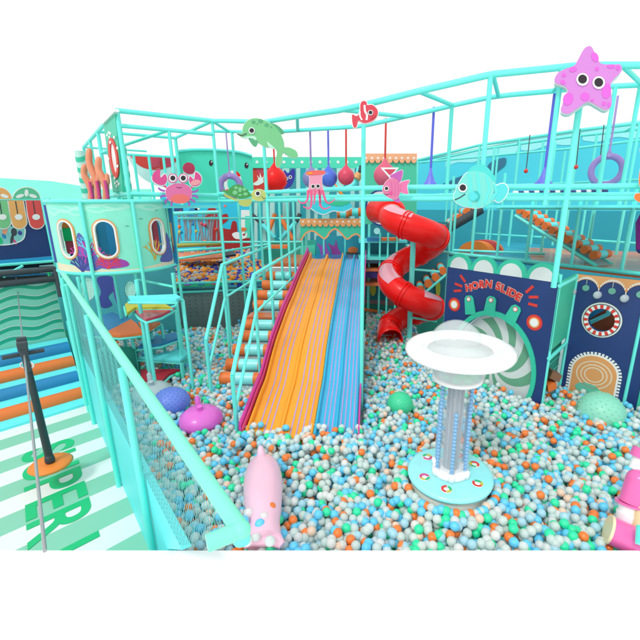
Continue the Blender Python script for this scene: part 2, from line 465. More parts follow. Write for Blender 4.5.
prof = [(9.25, 1.285), (8.3, 1.11), (7.4, .866), (6.9, .76), (6.1, .51), (5.75, .34), (5.5, .20), (5.2, .13), (4.85, .03), (4.62, -.03)]
pr = [(s_of(d, z), z) for d, z in prof]; pr = [(pr[0][0]+.35, 1.29)]+pr
pr = crom(pr, 6, False)
def on_slide(q):
    v = V((q[0], q[1], 0)); s_, u_ = v.dot(SD), v.dot(SR)
    if not (qL-.03 < u_ < qR+.03) or s_ < pr[-1][0]: return False
    zs = min(pr, key=lambda p: abs(p[0]-s_))[1]
    return q[2] < zs+BR*(.9 if s_ > pr[-1][0]+.12 else -.2)
balls = []
sp_ = .0725
for layer in range(4):
    nx = int(14/sp_); ny = int(8/(sp_*.866))
    for j in range(ny):
        y = YF+.045+j*sp_*.866+(layer % 2)*.03
        for i in range(nx):
            x = -6.5+(i+.5*(j % 2))*sp_+layer*.037
            if layer == 0 and random.random() < .13: continue
            xx = x+random.gauss(0, .02); yy = y+random.gauss(0, .02)
            if not in_pit(xx, yy): continue
            z = -.045-layer*.052+random.gauss(0, .02)+.02*math.sin(xx*2.3+1)*math.sin(yy*1.9)+.016*math.sin(xx*6.1+yy*3.3)*math.sin(yy*5.3-xx)
            px, py, d = proj(xx, yy, z)
            if px < -25 or px > 665 or d <= 0: continue
            balls.append((xx, yy, z, d, layer, px, py))
            if layer == 0 and random.random() < .09:
                balls.append((xx+.04, yy+.03, z+.055, d, -1, px, py))
# keep the disc tower base clear
TB = G(450, 471, .12)
balls = [q for q in balls if not ((q[0]-TB.x)**2+(q[1]-TB.y)**2 < .40**2 and q[2] > -.11)]
balls = [q for q in balls if q[1] > YF+.04]
balls = [q for q in balls if not on_slide(q)]
for k in range(64):
    a_ = 2*PI*k/64; r_ = .415+.02*random.random(); balls.append((TB.x+r_*math.cos(a_), TB.y+r_*math.sin(a_), .0+.035*random.random(), TB.y, -1, 400, 400))
for k in range(44):
    a_ = 2*PI*k/44; r_ = .475+.03*random.random(); balls.append((TB.x+r_*math.cos(a_), TB.y+r_*math.sin(a_), -.01+.02*random.random(), TB.y, -1, 400, 400))
for k in range(150):
    s_ = pr[-1][0]+random.uniform(-.30, .16); u_ = random.uniform(qL-.05, qR+.05); v = SD*s_+SR*u_
    zs = min(pr, key=lambda p: abs(p[0]-s_))[1] if s_ > pr[-1][0] else -.01
    balls.append((v.x, v.y, zs+BR*random.uniform(.9, 1.5), v.y, -1, 400, 400))
print('balls', len(balls))
cols = np.random.choice(len(BM), len(balls), p=np.array(BP)/sum(BP))
vis = sorted([i for i, q in enumerate(balls) if q[4] <= 0 and 5 < q[5] < 635 and q[6] < 549], key=lambda i: balls[i][3])
near = set(vis[:300])
def ico(sub):
    bm = bmesh.new(); bmesh.ops.create_icosphere(bm, subdivisions=sub, radius=BR)
    vs = np.array([v.co[:] for v in bm.verts]); fs = np.array([[l.index for l in f.verts] for f in bm.faces]); bm.free(); return vs, fs
V3, F3 = ico(3)
protos = []
for k, m_ in enumerate(BM):
    me = bpy.data.meshes.new('ball'); me.from_pydata(V3.tolist(), [], F3.tolist()); me.polygons.foreach_set('use_smooth', [True]*len(F3)); me.materials.append(m_); protos.append(me)
for i in sorted(near):
    x, y, z = balls[i][:3]; o = bpy.data.objects.new('ball', protos[cols[i]]); o.location = (x, y, z); C.objects.link(o)
    tag(o, 'glossy %s plastic ball among those lying near the front edge of the ball pit' % BN[cols[i]], 'ball', '%s balls at the front of the ball pit' % BN[cols[i]])
def mass(name, items, colidx, mats, sub, r=1.0):
    v0, f0 = ico(sub); v0 = v0*r; n = len(items); nv, nf = len(v0), len(f0)
    pos = np.array([q[:3] for q in items]); vs = (pos[:, None, :]+v0[None]).reshape(-1, 3); fs = (f0[None]+(np.arange(n)*nv)[:, None, None]).reshape(-1, 3)
    me = bpy.data.meshes.new(name); me.vertices.add(len(vs)); me.vertices.foreach_set('co', vs.astype(np.float32).ravel())
    me.loops.add(len(fs)*3); me.loops.foreach_set('vertex_index', fs.astype(np.int32).ravel())
    me.polygons.add(len(fs)); me.polygons.foreach_set('loop_start', np.arange(0, len(fs)*3, 3, dtype=np.int32)); me.polygons.foreach_set('loop_total', np.full(len(fs), 3, dtype=np.int32))
    for m_ in mats: me.materials.append(m_)
    me.polygons.foreach_set('material_index', np.repeat(np.array(colidx), nf).astype(np.int32)); me.polygons.foreach_set('use_smooth', np.ones(len(fs), dtype=bool))
    me.update(calc_edges=True); o = bpy.data.objects.new(name, me); C.objects.link(o); return o
rest = [i for i in range(len(balls)) if i not in near]
o = mass('pit_balls', [balls[i] for i in rest], [cols[i] for i in rest], BM, 2)
tag(o, 'mass of grey, blue, green and orange plastic balls filling the main pit', 'balls', kind='stuff')
# ------------------------------------------------------------------ double slide
def sp(s, q, z): v = SD*s+SR*q; return V((v.x, v.y, z))
t = thing('double_slide', 'wide wavy double slide with one yellow orange lane and one blue lane', 'slide', sp(pr[-1][0], qm, 0))
W = qR-qL
def lane(name, m, f0, f1, dz=0, th=.05, parent=t, crown=0, trim=0):
    mb = MB(); n = len(pr); vs = []
    nn = 9 if crown else 2
    for s_, z in pr[trim:]:
        for k in range(nn):
            f = f0+(f1-f0)*k/(nn-1); u = 2*k/(nn-1)-1
            vs.append(sp(s_, qL+W*f, z+dz+crown*(u*u)))
        for k in range(nn)[::-1]:
            f = f0+(f1-f0)*k/(nn-1); vs.append(sp(s_, qL+W*f, z+dz-th))
    m2 = 2*nn; r = len(pr[trim:]); fs = []
    for i in range(r-1):
        for k in range(m2): fs.append([i*m2+k, i*m2+(k+1) % m2, (i+1)*m2+(k+1) % m2, (i+1)*m2+k])
    mb.add(vs, fs, True); mb.add(vs[:m2], [list(range(m2))]); mb.add(vs[-m2:], [list(range(m2))])
    return mb.build(name, m, parent)
def divider(m, f, hgt, wd, name='divider', peak=.1):
    mb = MB(); vs = []
    for i, (s_, z) in enumerate(pr):
        e = max(0, 1-i/9.0); h = hgt+peak*e
        if i < 3: h *= (.3, .7, .95)[i]
        for dq, dz in ((-wd, -.03), (-wd*.7, h*.8), (0, h), (wd*.7, h*.8), (wd, -.03)): vs.append(sp(s_, qL+W*f+dq, z+dz))
    r = len(pr); fs = []
    for i in range(r-1):
        for k in range(5): fs.append([i*5+k, i*5+(k+1) % 5, (i+1)*5+(k+1) % 5, (i+1)*5+k])
    mb.add(vs, fs, True); mb.add(vs[:5], [[0, 1, 2, 3, 4]]); mb.add(vs[-5:], [[0, 1, 2, 3, 4]])
    return mb.build(name, m, t)
for (a_, b_, m_) in ((.035, .325, yellow), (.325, .60, yellow), (.60, .79, slideblue), (.79, .97, slideblue)):
    lane('lane', m_, a_, b_, crown=.03)
def stripes(a_, b_, fr_):
    for f in fr_:
        c = a_+(b_-a_)*f; u = 2*f-1
        lane('stripe', lilac, c-.006, c+.006, dz=.004+.03*u*u, th=.003)
stripes(.035, .325, (.32, .5, .68)); stripes(.325, .60, (.3, .48, .66, .84))
stripes(.60, .79, (.42, .62, .82)); stripes(.79, .97, (.2, .4, .62, .82))
divider(yellow, .05, .10, .022); divider(yellow, .325, .055, .03); divider(yellow, .595, .09, .022); divider(slideblue, .62, .085, .022); divider(slideblue, .79, .055, .022)
divider(magenta, .0, .21, .018, 'side_wall', .12); divider(mat('rose plastic', '#e64a86', .4), .018, .14, .012, 'side_lining', .05)
divider(magenta, .985, .10, .014, 'side_wall', .18)

# ------------------------------------------------------------------ stair with roller treads
Pl = G(211, 389); Pr = G(237, 428)
LP = Plane(Pl, Pl+SD); RPn = Plane(Pr, Pr+SD)
ql, qr = Pl.dot(SR), Pr.dot(SR)
t = thing('roller_stair', 'stair of orange and aqua foam rollers rising beside the yellow slide', 'stairs', sp(Pl.dot(SD), (ql+qr)/2, 0))
def sd_of(d, z, q): return (yof(d, z)+q*math.sin(al))/math.cos(al)
s0, z0_ = sd_of(5.88, .05, qr), .05
s1_, z1_ = sd_of(9.0, 1.27, qr), 1.27
qa, qb = ql+.08, qr-.01
rows = []
def stair_pt(py, q=None):          # where the pixel row meets the flight line
    best = None
    for k in range(400):
        u = k/399; s_ = s0+(s1_-s0)*u; z = z0_+(z1_-z0_)*u; v = sp(s_, qr, z); pp = proj(v.x, v.y, v.z)
        if best is None or abs(pp[1]-py) < best[0]: best = (abs(pp[1]-py), s_, z)
    return best[1:]
for row in (379, 365, 350, 336, 325, 305, 295, 285, 276):
    s_, z = stair_pt(row); rows.append((s_, z))
    L_ = qb-qa
    MB().tube([sp(s_, qa, z), sp(s_, qa+.32*L_, z)], .092, 20).build('roller_end', orangev, t)
    MB().tube([sp(s_, qa+.32*L_, z), sp(s_, qa+.8*L_, z)], .088, 20).build('roller', mat('aqua foam roller', '#93f4f2', .4, coat=.2), t)
    MB().tube([sp(s_, qa+.8*L_, z), sp(s_, qb, z)], .092, 20).build('roller_end', orangev, t)
a_, b_ = (s0-.05, z0_-.1), (s1_, z1_-.1)
MB().prism([sp(a_[0], qa, a_[1]), sp(a_[0], qb, a_[1]), sp(b_[0], qb, b_[1]), sp(b_[0], qa, b_[1])], (0, 0, -.05)).build('ramp_board', greystair, t)
sA, zA = stair_pt(316)
MB().box(sp(sA, (qa+qb)/2, zA), SR*(qb-qa)/2, SD*.14, (0, 0, .02)).build('landing', orangefloor, t)

def handrail(lbl, pl_, foot, top, kink, end, q):
    t = thing('handrail', lbl, 'handrail', foot)
    a = V(foot); b = pl_.at(*top); k = pl_.at(*kink); e = pl_.at(*end)
    b = V((a.x, a.y, b.z))
    e = V((e.x, e.y, k.z))
    MB().tube([(a.x, a.y, -.4), b], .026, 12).build('post', aqua, t)
    MB().tube([b, k, e], .026, 12).build('rail', aqua, t)
    n = (k-b)
    # lower rail
    lo = V((0, 0, -.42)); MB().tube([b+lo, k+lo*1.2, e+lo*1.2], .02, 10).build('rail', aqua, t)
    return t, b, k, e
t, b, k, e = handrail('outer handrail of the roller stair, on the side away from the slide', LP, Pl, (206, 340), (222, 265), (270, 246), ql)
post(t, k, 0, k.z, .022)
t, b, k, e = handrail('inner handrail between the roller stair and the yellow slide', RPn, Pr, (233, 375), (253.6, 275), (300, 247), qr)
post(t, k, 0, k.z, .022)

# ------------------------------------------------------------------ landing behind the slides
t = thing('slide_platform', 'orange landing platform at the top of the slides and stair', 'platform', sp(pr[0][0]+.6, qm, 0))
zt_ = 1.27
sb0 = s1_+.02
def quad(pts, z, th, name, m, parent): return MB().prism([V((p.x, p.y, z)) for p in pts], (0, 0, -th)).build(name, m, parent)
s9 = pr[0][0]+.02
quad([sp(sb0, ql-.02, 0), sp(sb0, qL-.06, 0), sp(s9+2.6, qL-.06, 0), sp(s9+2.6, ql-.02, 0)], zt_, .08, 'floor', orangefloor, t)
quad([sp(s9, qL-.055, 0), sp(s9, qR+.7, 0), sp(s9+2.6, qR+.7, 0), sp(s9+2.6, qL-.055, 0)], zt_+.003, .08, 'floor', bluefloor, t)
for q in (qL-.06, qm, qR+.05):
    post(t, sp(s9+.05, q, 0), -.2, zt_+.9 if q != qm else zt_-.1, .03)
for q in (ql, qr): post(t, sp(sb0, q, 0), -.2, zt_, .03)
# scalloped canopy over the slide heads
cA = P(300, 226, 9.3); cB = P(363, 226, 9.3); CP = Plane(cA, cB)
t = thing('slide_canopy', 'teal canopy panel with an orange scalloped edge above the slide heads', 'canopy', (cA+cB)/2)
wv_ = crom([(300.5, 241), (306, 233), (313, 231), (319, 235), (325, 238.5), (330, 232), (335, 229), (340, 232), (347, 239), (353, 235), (358, 234.5), (362.5, 241)], 4, False)
wav = [(300, 222)]+wv_+[(363, 222)]
slab(MB(), CP, wav, 0, .04).build('panel', teal, t)
ln = wv_
shape('edge_trim', peach, t, CP, stroke(ln, 1.6), .01, .02)
sc = [(300, 218.6), (300, 224)]
for k in range(11): sc += ell(302.9+5.73*k, 223.5, 2.7, 3.2, 0, 8, 180, 0)
sc = [(300, 218.6)]+sc[2:]+[(363, 218.6)]
shape('scallop', peach, t, CP, sc, .03, .02)
for k in range(11): shape('dot', white, t, CP, ell(302.9+5.73*k, 221.6, 1.0, 1.0, 0, 10), .034, .003)

# ------------------------------------------------------------------ red spiral tube slide
cx0 = P(411, 345, 8.0)
cxx, cyy = cx0.x-.03, cx0.y+.1
R0, r0 = .415, .228
phis = [(-.75, 2.36), (0, 2.30), (PI*.5, 2.1), (PI, 1.86), (PI*1.5, 1.5), (2*PI, 1.17), (2.5*PI, .86), (3*PI, .58), (3.5*PI, .34), (4*PI-.35, .14)]
pp_ = crom([(a_, b_) for a_, b_ in phis], 10, False)
path = [V((cxx-R0*math.cos(a_), cyy-R0*math.sin(a_), z)) for a_, z in pp_]
path = [path[0]+V((-.35, .55, .03)), path[0]+V((-.15, .25, .02))]+path
path += [path[-1]+V((-.02, -.25, -.05)), path[-1]+V((.0, -.5, -.08))]
t = thing('spiral_slide', 'red enclosed spiral tube slide winding down into the ball pit', 'spiral slide', (cxx, cyy, 0))
def shell(mb, pts, r, th=.012, n=28):
    m = len(pts); outer = []; inner = []; prev = None
    for i, p in enumerate(pts):
        tt = (pts[min(i+1, m-1)]-pts[max(i-1, 0)]).normalized()
        if prev is None: u = tt.cross(V((0, 0, 1))).normalized()
        else: u = (prev-tt*prev.dot(tt)).normalized()
        prev = u; w_ = tt.cross(u)
        for R_, L_ in ((r, outer), (r-th, inner)):
            L_.append([p+(u*math.cos(2*PI*k/n)+w_*math.sin(2*PI*k/n))*R_ for k in range(n)])
    vs = [v for g in outer+inner for v in g]; fs = []; o_ = m*n
    for i in range(m-1):
        for k in range(n):
            k2 = (k+1) % n
            fs.append([i*n+k, i*n+k2, (i+1)*n+k2, (i+1)*n+k]); fs.append([o_+i*n+k, o_+(i+1)*n+k, o_+(i+1)*n+k2, o_+i*n+k2])
    for k in range(n):
        k2 = (k+1) % n; fs.append([k, o_+k, o_+k2, k2]); e_ = (m-1)*n; fs.append([e_+k, e_+k2, o_+e_+k2, o_+e_+k])
    mb.add(vs, fs, True); return mb
tube_o = shell(MB(), path, r0).build('tube', red, t)
for i in range(9, len(path)-4, 10):
    p = path[i]; tt = (path[i+1]-path[i-1]).normalized()
    for o_ in (-.03, .03):
        MB().tube([p+tt*(o_-.012), p+tt*(o_+.012)], r0+.022, 28).build('flange', red, tube_o)
def window(i0, i1, a0, a1, m_=None):
    vs = []; n = 9; seg = list(range(i0, i1+1)); 
    for i in seg:
        p = path[i]; tt = (path[i+1]-path[i-1]).normalized(); hz = tt.cross(V((0, 0, 1))).normalized(); up = hz.cross(tt)
        if hz.dot(V((p.x-cxx, p.y-cyy, 0))) < 0: hz = -hz
        for k in range(n):
            ang = math.radians(a0+(a1-a0)*k/(n-1)); vs.append(p+(hz*math.cos(ang)+up*math.sin(ang))*(r0+.006))
    fs = [[i*n+k, i*n+k+1, (i+1)*n+k+1, (i+1)*n+k] for i in range(len(seg)-1) for k in range(n-1)]
    MB().add(vs, fs, True).build('window', m_ or pinkclear, tube_o)
N_ = len(path)
window(13, 20, 45, 120); window(36, 41, 50, 120); window(45, 56, 30, 105); window(63, 72, 35, 105)
mb = MB().tube([(cxx, cyy-.02, -.2), (cxx, cyy-.02, 2.2)], .05, 12); mb.build('pole', aqua, t)
for z in (1.35, .42): MB().tube([(cxx, cyy-.02, z), (cxx+.45, cyy-.3, z)], .022, 8).build('bracket', aqua, t)
# entrance panel of the spiral slide
ea = P(364, 225, 8.9); eb = P(418, 225, 8.9); EP = Plane(ea, eb)
t = thing('slide_entrance_panel', 'green panel with a navy ringed round hole where the red spiral slide starts', 'panel', (ea+eb)/2)
hole = ell(381, 208, 11.5, 14.5, -10)
slab(MB(), EP, [(363, 156), (416.5, 156), (416.5, 224), (363, 224)], 0, .05, [hole]).build('panel', mat('jade panel', '#45c9a4', .5, var=.08), t)
shape('ring', mat('navy ring', '#123c8a', .4), t, EP, ell(381, 208, 15.5, 18.5, -10), .02, .019, [ell(381, 208, 13.8, 16.8, -10)])
shape('ring', offw, t, EP, ell(381, 208, 13.8, 16.8, -10), .015, .014, [hole])
sc = []
for k in range(9): sc += ell(366+6.0*k, 159.5, 2.8, 3.6, 0, 8, 180, 0)
shape('scallop', mat('peach scallop', '#f2b183', .5), t, EP, [(363, 153.5)]+sc+[(417, 153.5)], .04, .03)
for k in range(9): shape('dot', white, t, EP, ell(366+6.0*k, 158, 1.2, 1.2, 0, 10), .044, .003)

# ------------------------------------------------------------------ fountain tower with clear column
d_ = 3.84
t = thing('ball_fountain_tower', 'white topped ball fountain tower with a clear column on a round aqua base', 'play tower', (TB.x, TB.y, -.2))
X, Y = TB.x, TB.y
MB().lathe((X, Y, 0), [(0, .12), (.36, .12), (.385, .11), (.39, .09), (.385, .075), (.0, .075)], 56).build('base_top', mat('base print', '#9df3f6', .3, var=.08, scale=9, coat=.3), t)
MB().lathe((X, Y, 0), [(.0, .07), (.35, .07), (.35, -.3), (0, -.3)], 56).build('base', mat('beige vinyl', '#dfe6dc', .6), t)
for i, a_ in enumerate((200, 250, 318, 130, 60, 20)):
    rr = .27; c = V((X+rr*math.cos(math.radians(a_)), Y+rr*math.sin(math.radians(a_)), .1235))
    em = MB().lathe(c, [(0, .0), (.052, .0), (.052, .003), (0, .003)], 24).build('emblem', white, t)
    for a0, a1, m_ in ((.3, 3.4, redp), (3.5, 4.7, yolive), (4.8, 6.2, brightgreen)):
        lp = [c+V((r_*math.cos(x), r_*math.sin(x), .0065)) for r_, rg in ((.046, range(9)), (.026, range(8, -1, -1))) for x in [a0+(a1-a0)*q/8+i for q in rg]]
        MB().prism(lp, (0, 0, -.003)).build('emblem_arc', m_ if i % 3 else (hotpink if m_ is redp else m_), em)
MB().lathe((X, Y, 0), [(.0, .18), (.10, .18), (.15, .165), (.165, .15), (.17, .124), (0, .124)], 40).build('collar', white_glow, t)
for k in range(6):
    a_ = math.radians(60*k+20); c = (X+.155*math.cos(a_), Y+.155*math.sin(a_), .124)
    MB().lathe(c, [(0, .075), (.028, .07), (.034, .05), (.034, 0), (0, 0)], 16).build('foot', white_glow, t)
mb = MB(); 
MB().lathe((X, Y, 0), [(.075, .18), (.075, 1.06), (.068, 1.06), (.068, .18)], 32).build('column', mat('column plastic', '#c4ccd6', .2, alpha=.35, var=0, coat=.5), t)
mb = MB()
for k in range(10):
    a_ = 2*PI*k/10; mb.tube([(X+.06*math.cos(a_), Y+.06*math.sin(a_), .18), (X+.06*math.cos(a_), Y+.06*math.sin(a_), 1.05)], .012, 6)
mb.build('inner_rods', mat('grey rods', '#b4bcc6', .4, metal=.1), t)
MB().lathe((X, Y, 0), [(.118, .18), (.118, 1.06), (.114, 1.06), (.114, .18)], 40).build('clear_tube', mat('very clear plastic', '#eef8ff', .05, alpha=.13, var=0), t)
for k in range(6):
    a_ = math.radians(60*k+20); mb = MB()
    for j in range(23 if k % 2 else 17): mb.sphere((X+.142*math.cos(a_), Y+.142*math.sin(a_), .2+j*.036), .0195, 10, 6)
    mb.build('bead_string', mat('bead blue', '#86b8e0', .35), t)
MB().lathe((X, Y, 0), [(.10, 1.04), (.19, 1.05), (.205, 1.08), (.205, 1.2), (.195, 1.2), (.195, 1.085), (.185, 1.062), (.10, 1.052)], 40).build('bowl', mat('bowl plastic', '#eef6f8', .2, alpha=.38, var=0), t)
MB().lathe((X, Y, 0), [(.193, 1.045), (.21, 1.05), (.215, 1.065), (.21, 1.08), (.193, 1.085)], 40).build('bowl_rim', white_glow, t)
MB().lathe((X, Y, 0), [(.06, 1.06), (.06, 1.3), (.05, 1.3), (.05, 1.06)], 24).build('neck', frost, t)
MB().lathe((X, Y, 0), [(.27, 1.325), (.29, 1.355), (.34, 1.375), (.40, 1.372), (.445, 1.35), (.46, 1.315), (.445, 1.285), (.40, 1.27), (.33, 1.272), (.285, 1.29), (.27, 1.325)], 64).build('top_ring', white_glow, t)
MB().lathe((X, Y, 0), [(.0, 1.318), (.28, 1.318), (.28, 1.326), (0, 1.326)], 48).build('ring_floor', mat('milky plastic', '#f2f8f8', .3, alpha=.62, var=0), t)
pf_ = [(.245*math.sin(PI/2*k/10), 1.325+.235*math.cos(PI/2*k/10)) for k in range(11)]
MB().lathe((X+.04, Y+.27, -.06), pf_+[(r*.97, z-.004) for r, z in pf_[::-1]], 40).build('dome', mat('dome plastic', '#eef5f5', .15, alpha=.26, var=0, coat=.5), t)
for i, (px, py) in enumerate(((432, 369), (439, 373), (431, 376), (437, 381), (445, 371), (425, 372), (486, 362))):
    q = P(px, py, 3.72); o = bpy.data.objects.new('ball', protos[3]); C.objects.link(o); o.location = q
    # these rest in the bowl
    a_ = -1.9+.30*i; o.location = (X+.15*math.cos(a_), Y+.15*math.sin(a_), 1.10+.055*(i % 2))
    o.scale = (.95, .95, .95)
    tag(o, 'small green ball lying on the clear bowl below the white ring of the fountain tower', 'ball', 'green balls in the fountain bowl')
# ------------------------------------------------------------------ front frame with the wavy top
FR = [(125, .167), (170, .153), (219, .1416), (267, .160), (300, .178), (340, .200), (363, .2114), (415, .222), (480, .228), (560, .232), (640, .238), (740, .245)]
def interp(tb, x):
    for i in range(len(tb)-1):
        if x <= tb[i+1][0] or i == len(tb)-2:
            u = (x-tb[i][0])/(tb[i+1][0]-tb[i][0]); return tb[i][1]+(tb[i+1][1]-tb[i][1])*u
def fpt(px, z): q = P(px, 200, 1/interp(FR, px)); return V((q.x, q.y, z))
ZT = [(125, 3.82), (219, 3.82), (267, 3.65), (300, 3.6), (340, 3.545), (363, 3.54), (415, 3.62), (480, 3.735), (560, 3.79), (640, 3.76), (740, 3.68)]
t = thing('front_climbing_frame', 'tall aqua pipe frame with a wavy top rail along the front of the upper level', 'climbing frame', fpt(363, 0))
xs = list(range(219, 741, 8))
MB().tube([fpt(x, interp(ZT, x)) for x in xs], .032, 12).build('top_rail', aqua, t)
for z, r in ((2.685, .027), (2.565, .026)): MB().tube([fpt(x, z) for x in xs], r, 12).build('floor_rail', aqua, t)
INN = [(150, .13), (219, .127), (267, .143), (340, .168), (405, .182), (450, .19), (500, .196), (545, .198), (640, .212), (740, .218)]
def ipt(px, z): q = P(px, 200, 1/interp(INN, px)); return V((q.x, q.y, z))
MB().tube([ipt(x, interp(ZT, x)-.02) for x in xs], .027, 10).build('top_rail', aqua, t)
MB().tube([ipt(x, 2.62) for x in xs], .026, 10).build('floor_rail', aqua, t)
for a_, b_ in ((219, 234), (300, 300), (342, 402), (414, 447), (482, 489), (556, 540), (600, 622), (690, 700)):
    MB().tube([fpt(a_, interp(ZT, a_)), ipt(b_, interp(ZT, b_)-.02)], .024, 10).build('cross_rail', aqua, t)
for x, z0 in ((219, 0), (267, 0), (363, -.2), (480, 2.56), (566, 1.62), (545, 2.5), (640, 2.56)):
    post(t, fpt(x, 0), z0, interp(ZT, x), .025 if x != 566 else .031)
for x, z0 in ((237, 2.55), (446, 2.56), (597, 2.5), (620, 2.5)): post(t, ipt(x, 0), z0, interp(ZT, x)-.02, .024)
# ------------------------------------------------------------------ left upper cage
B_ = P(117, 111, 5.98); B_.z = 0; D_ = P(84, 150, 9.8); D_.z = 0; C_ = fpt(219, 0)
t = thing('upper_cage', 'aqua pipe cage of the upper level above the porthole bay', 'climbing frame', (B_+C_)/2)
def at(p, z): return V((p.x, p.y, z))
zt3 = 3.82
for a_, b_ in ((B_, C_), (B_, D_)):
    for z, r in ((zt3, .035), (2.66, .035), (2.56, .03)): MB().tube([at(a_, z), at(b_, z)], r, 10).build('rail', aqua, t)
MB().tube([at(B_, 3.62), at(C_, 3.62)], .03, 10).build('rail', aqua, t)
E_ = C_+(D_-B_)*.45
Bm = B_+(D_-B_)*.45
for p in (B_, D_, E_, Bm, B_+(D_-B_)*.72, B_+(D_-B_)*.2): post(t, p, 2.5, zt3, .034)
MB().tube([at(Bm, zt3), at(E_, zt3)], .028, 10).build('rail', aqua, t); MB().tube([at(E_, zt3), at(C_, zt3)], .028, 10).build('rail', aqua, t)
MB().tube([at(Bm, 3.45), at(E_, 3.45)], .024, 10).build('rail', aqua, t); MB().tube([at(D_, zt3), at(E_+(D_-Bm), zt3)], .024, 10).build('rail', aqua, t)
M1 = B_+(C_-B_)*.5
MB().tube([at(M1, 3.62), at(Bm, 3.45)], .024, 10).build('rail', aqua, t)
post(t, M1, 2.56, 3.62, .026)
for k in (1, 2, 3, 4): post(t, Bm+(E_-Bm)*k/5, 2.5, 3.45, .026)
# lifebuoy side panel at the corner
sp1 = B_+(D_-B_)*.03; sp2 = B_+(D_-B_)*.30
SP = Plane(sp1, sp2)
t = thing('lifebuoy_panel', 'narrow teal side panel with a red lifebuoy ring and white bubbles', 'panel', (sp1+sp2)/2+V((0, 0, 2.65)))
sq = lambda name, m_, pts, l, th=.004, holes=(): shape(name, m_, t, SP, pts, l, th, holes)
sq('panel', teal, [(103, 122), (114.5, 111), (123, 191), (113, 192.5)], .04, .03)
sq('lifebuoy', redp, ell(113, 158, 4.4, 20.5, -8), .06, .018, [ell(113.3, 158, 2.4, 15.5, -8)])
sq('window', white, ell(113.3, 158, 2.3, 15.2, -8), .045, .004)
for k in range(7): 
    a_ = 2*PI*k/7+.4; sq('bubble', white, ell(113+4.6*math.cos(a_), 158+21*math.sin(a_), .8, 1.6, 0, 10), .066, .005)
for x_, y_ in ((107, 135), (108.5, 132.5), (110, 133.5), (109, 137), (115, 183), (117, 181.5), (116.5, 186), (118.6, 184)): sq('bubble', white, ell(x_, y_, .8, 1.5, 0, 10), .046, .004)
sq('cap', white, [(100.5, 119.5), (114, 108.5), (114.5, 111.5), (102.5, 124)], .07, .06)
# soft coral columns
for i, (px, y0, y1, lbl) in enumerate(((89, 165, 200, 'leftmost and shortest'), (96, 150, 200, 'tallest, middle'), (104, 158, 200, 'rightmost, thickest'))):
    d0_ = 7.2-.25*i; q0 = P(px+2, y1, d0_); q1 = P(px-1, y0, d0_)
    base = V((q0.x, q0.y, q0.z)); hgt = q1.z-q0.z
    t = thing('coral_column', '%s of the salmon coral columns beside the lifebuoy panel' % lbl, 'coral decoration', base)
    MB().tube(crom([tuple(base), tuple(base+V((.03, 0, hgt*.35))), tuple(base+V((-.04, 0, hgt*.7))), tuple(base+V((0, 0, hgt)))], 5, False), [.048]*5+[.056]*5+[.05]*3+[.046, .04, .02], 12).build('stem', salmon, t)
    MB().tube(crom([tuple(base+V((0, 0, hgt*.3))), tuple(base+V((.08, -.02, hgt*.42))), tuple(base+V((.09, -.02, hgt*.62)))], 4, False), [.04]*5+[.037, .034, .03, .014], 12).build('branch', salmon, t)
    mb = MB().tube([base+V((.07, -.05, .02)), base+V((.065, -.05, .3))], .028, 8); mb.build('stripe', hotpink, t)
# small post stack with teal swirl bands behind the cage
for px, d0_, l in ((88, 8.6, 'swirl banded post behind the coral columns'), (128, 7.6, 'swirl banded post behind the lifebuoy panel')):
    q = P(px, 200, d0_); t = thing('banded_post', l, 'post', at(q, 2.5))
    MB().tube([at(q, 2.5), at(q, 3.55)], .09, 16).build('column', mat('pale banded', '#bfeadf', .5), t)
    mb = MB()
    for k in range(5): mb.prism([at(q, 0)+V((.095*math.cos(a_), .095*math.sin(a_), 2.58+.2*k+.05*math.sin(a_))) for a_ in [2*PI*j/20 for j in range(20)]], (0, 0, .09))
    mb.build('band', teal, t)

# ------------------------------------------------------------------ porthole bay (part of a cylinder)
_q = [P(*p_) for p_ in ((63, 274, 6.25), (102, 276, 6.07), (137, 273, 6.34), (177, 264, 7.3))]
_s = np.linalg.lstsq(np.array([[2*v.x, 2*v.y, 1] for v in _q]), np.array([v.x**2+v.y**2 for v in _q]), rcond=None)[0]
bx, by = float(_s[0]), float(_s[1]); br_ = math.sqrt(_s[2]+bx*bx+by*by)-.01; print('bay', bx, by, br_)
def bay(a, r=br_, z=0): return V((bx+r*math.cos(a), by+r*math.sin(a), z))
def bay_ang(px, z=2.0):            # angle where a pixel column meets the bay
    best = None
    for k in range(721):
        a_ = -PI+PI*k/720*1.15; q = bay(a_, br_, z); p_ = proj(q.x, q.y, z)
        if best is None or abs(p_[0]-px) < best[0]: best = (abs(p_[0]-px), a_)
    return best[1]
zb0, zb1 = 1.52, 2.55
AA, AB = math.radians(-168), math.radians(8)
t = thing('porthole_bay', 'curved mint bay panel with white framed portholes and a coral reef print', 'curved panel', (bx, by, zb0))
wins = []
for px in (67.5, 106, 158, 180):
    a_ = bay_ang(px); wins.append(a_)
print('bay windows', [math.degrees(a_) for a_ in wins])
WH, WW = .25, .118                 # half height and half width (metres along the arc)
zc_ = 2.02
def win_outline(a_, gw=0, n=10):   # (angle, z)
    hw = (WW+gw); hh_ = WH+gw; o = []
    for k in range(n+1):
        b2 = PI*k/n; o.append((a_+hw*math.cos(b2)/br_, zc_+(hh_-hw)+hw*math.sin(b2)))
    for k in range(n+1):
        b2 = PI+PI*k/n; o.append((a_+hw*math.cos(b2)/br_, zc_-(hh_-hw)+hw*math.sin(b2)))
    return o
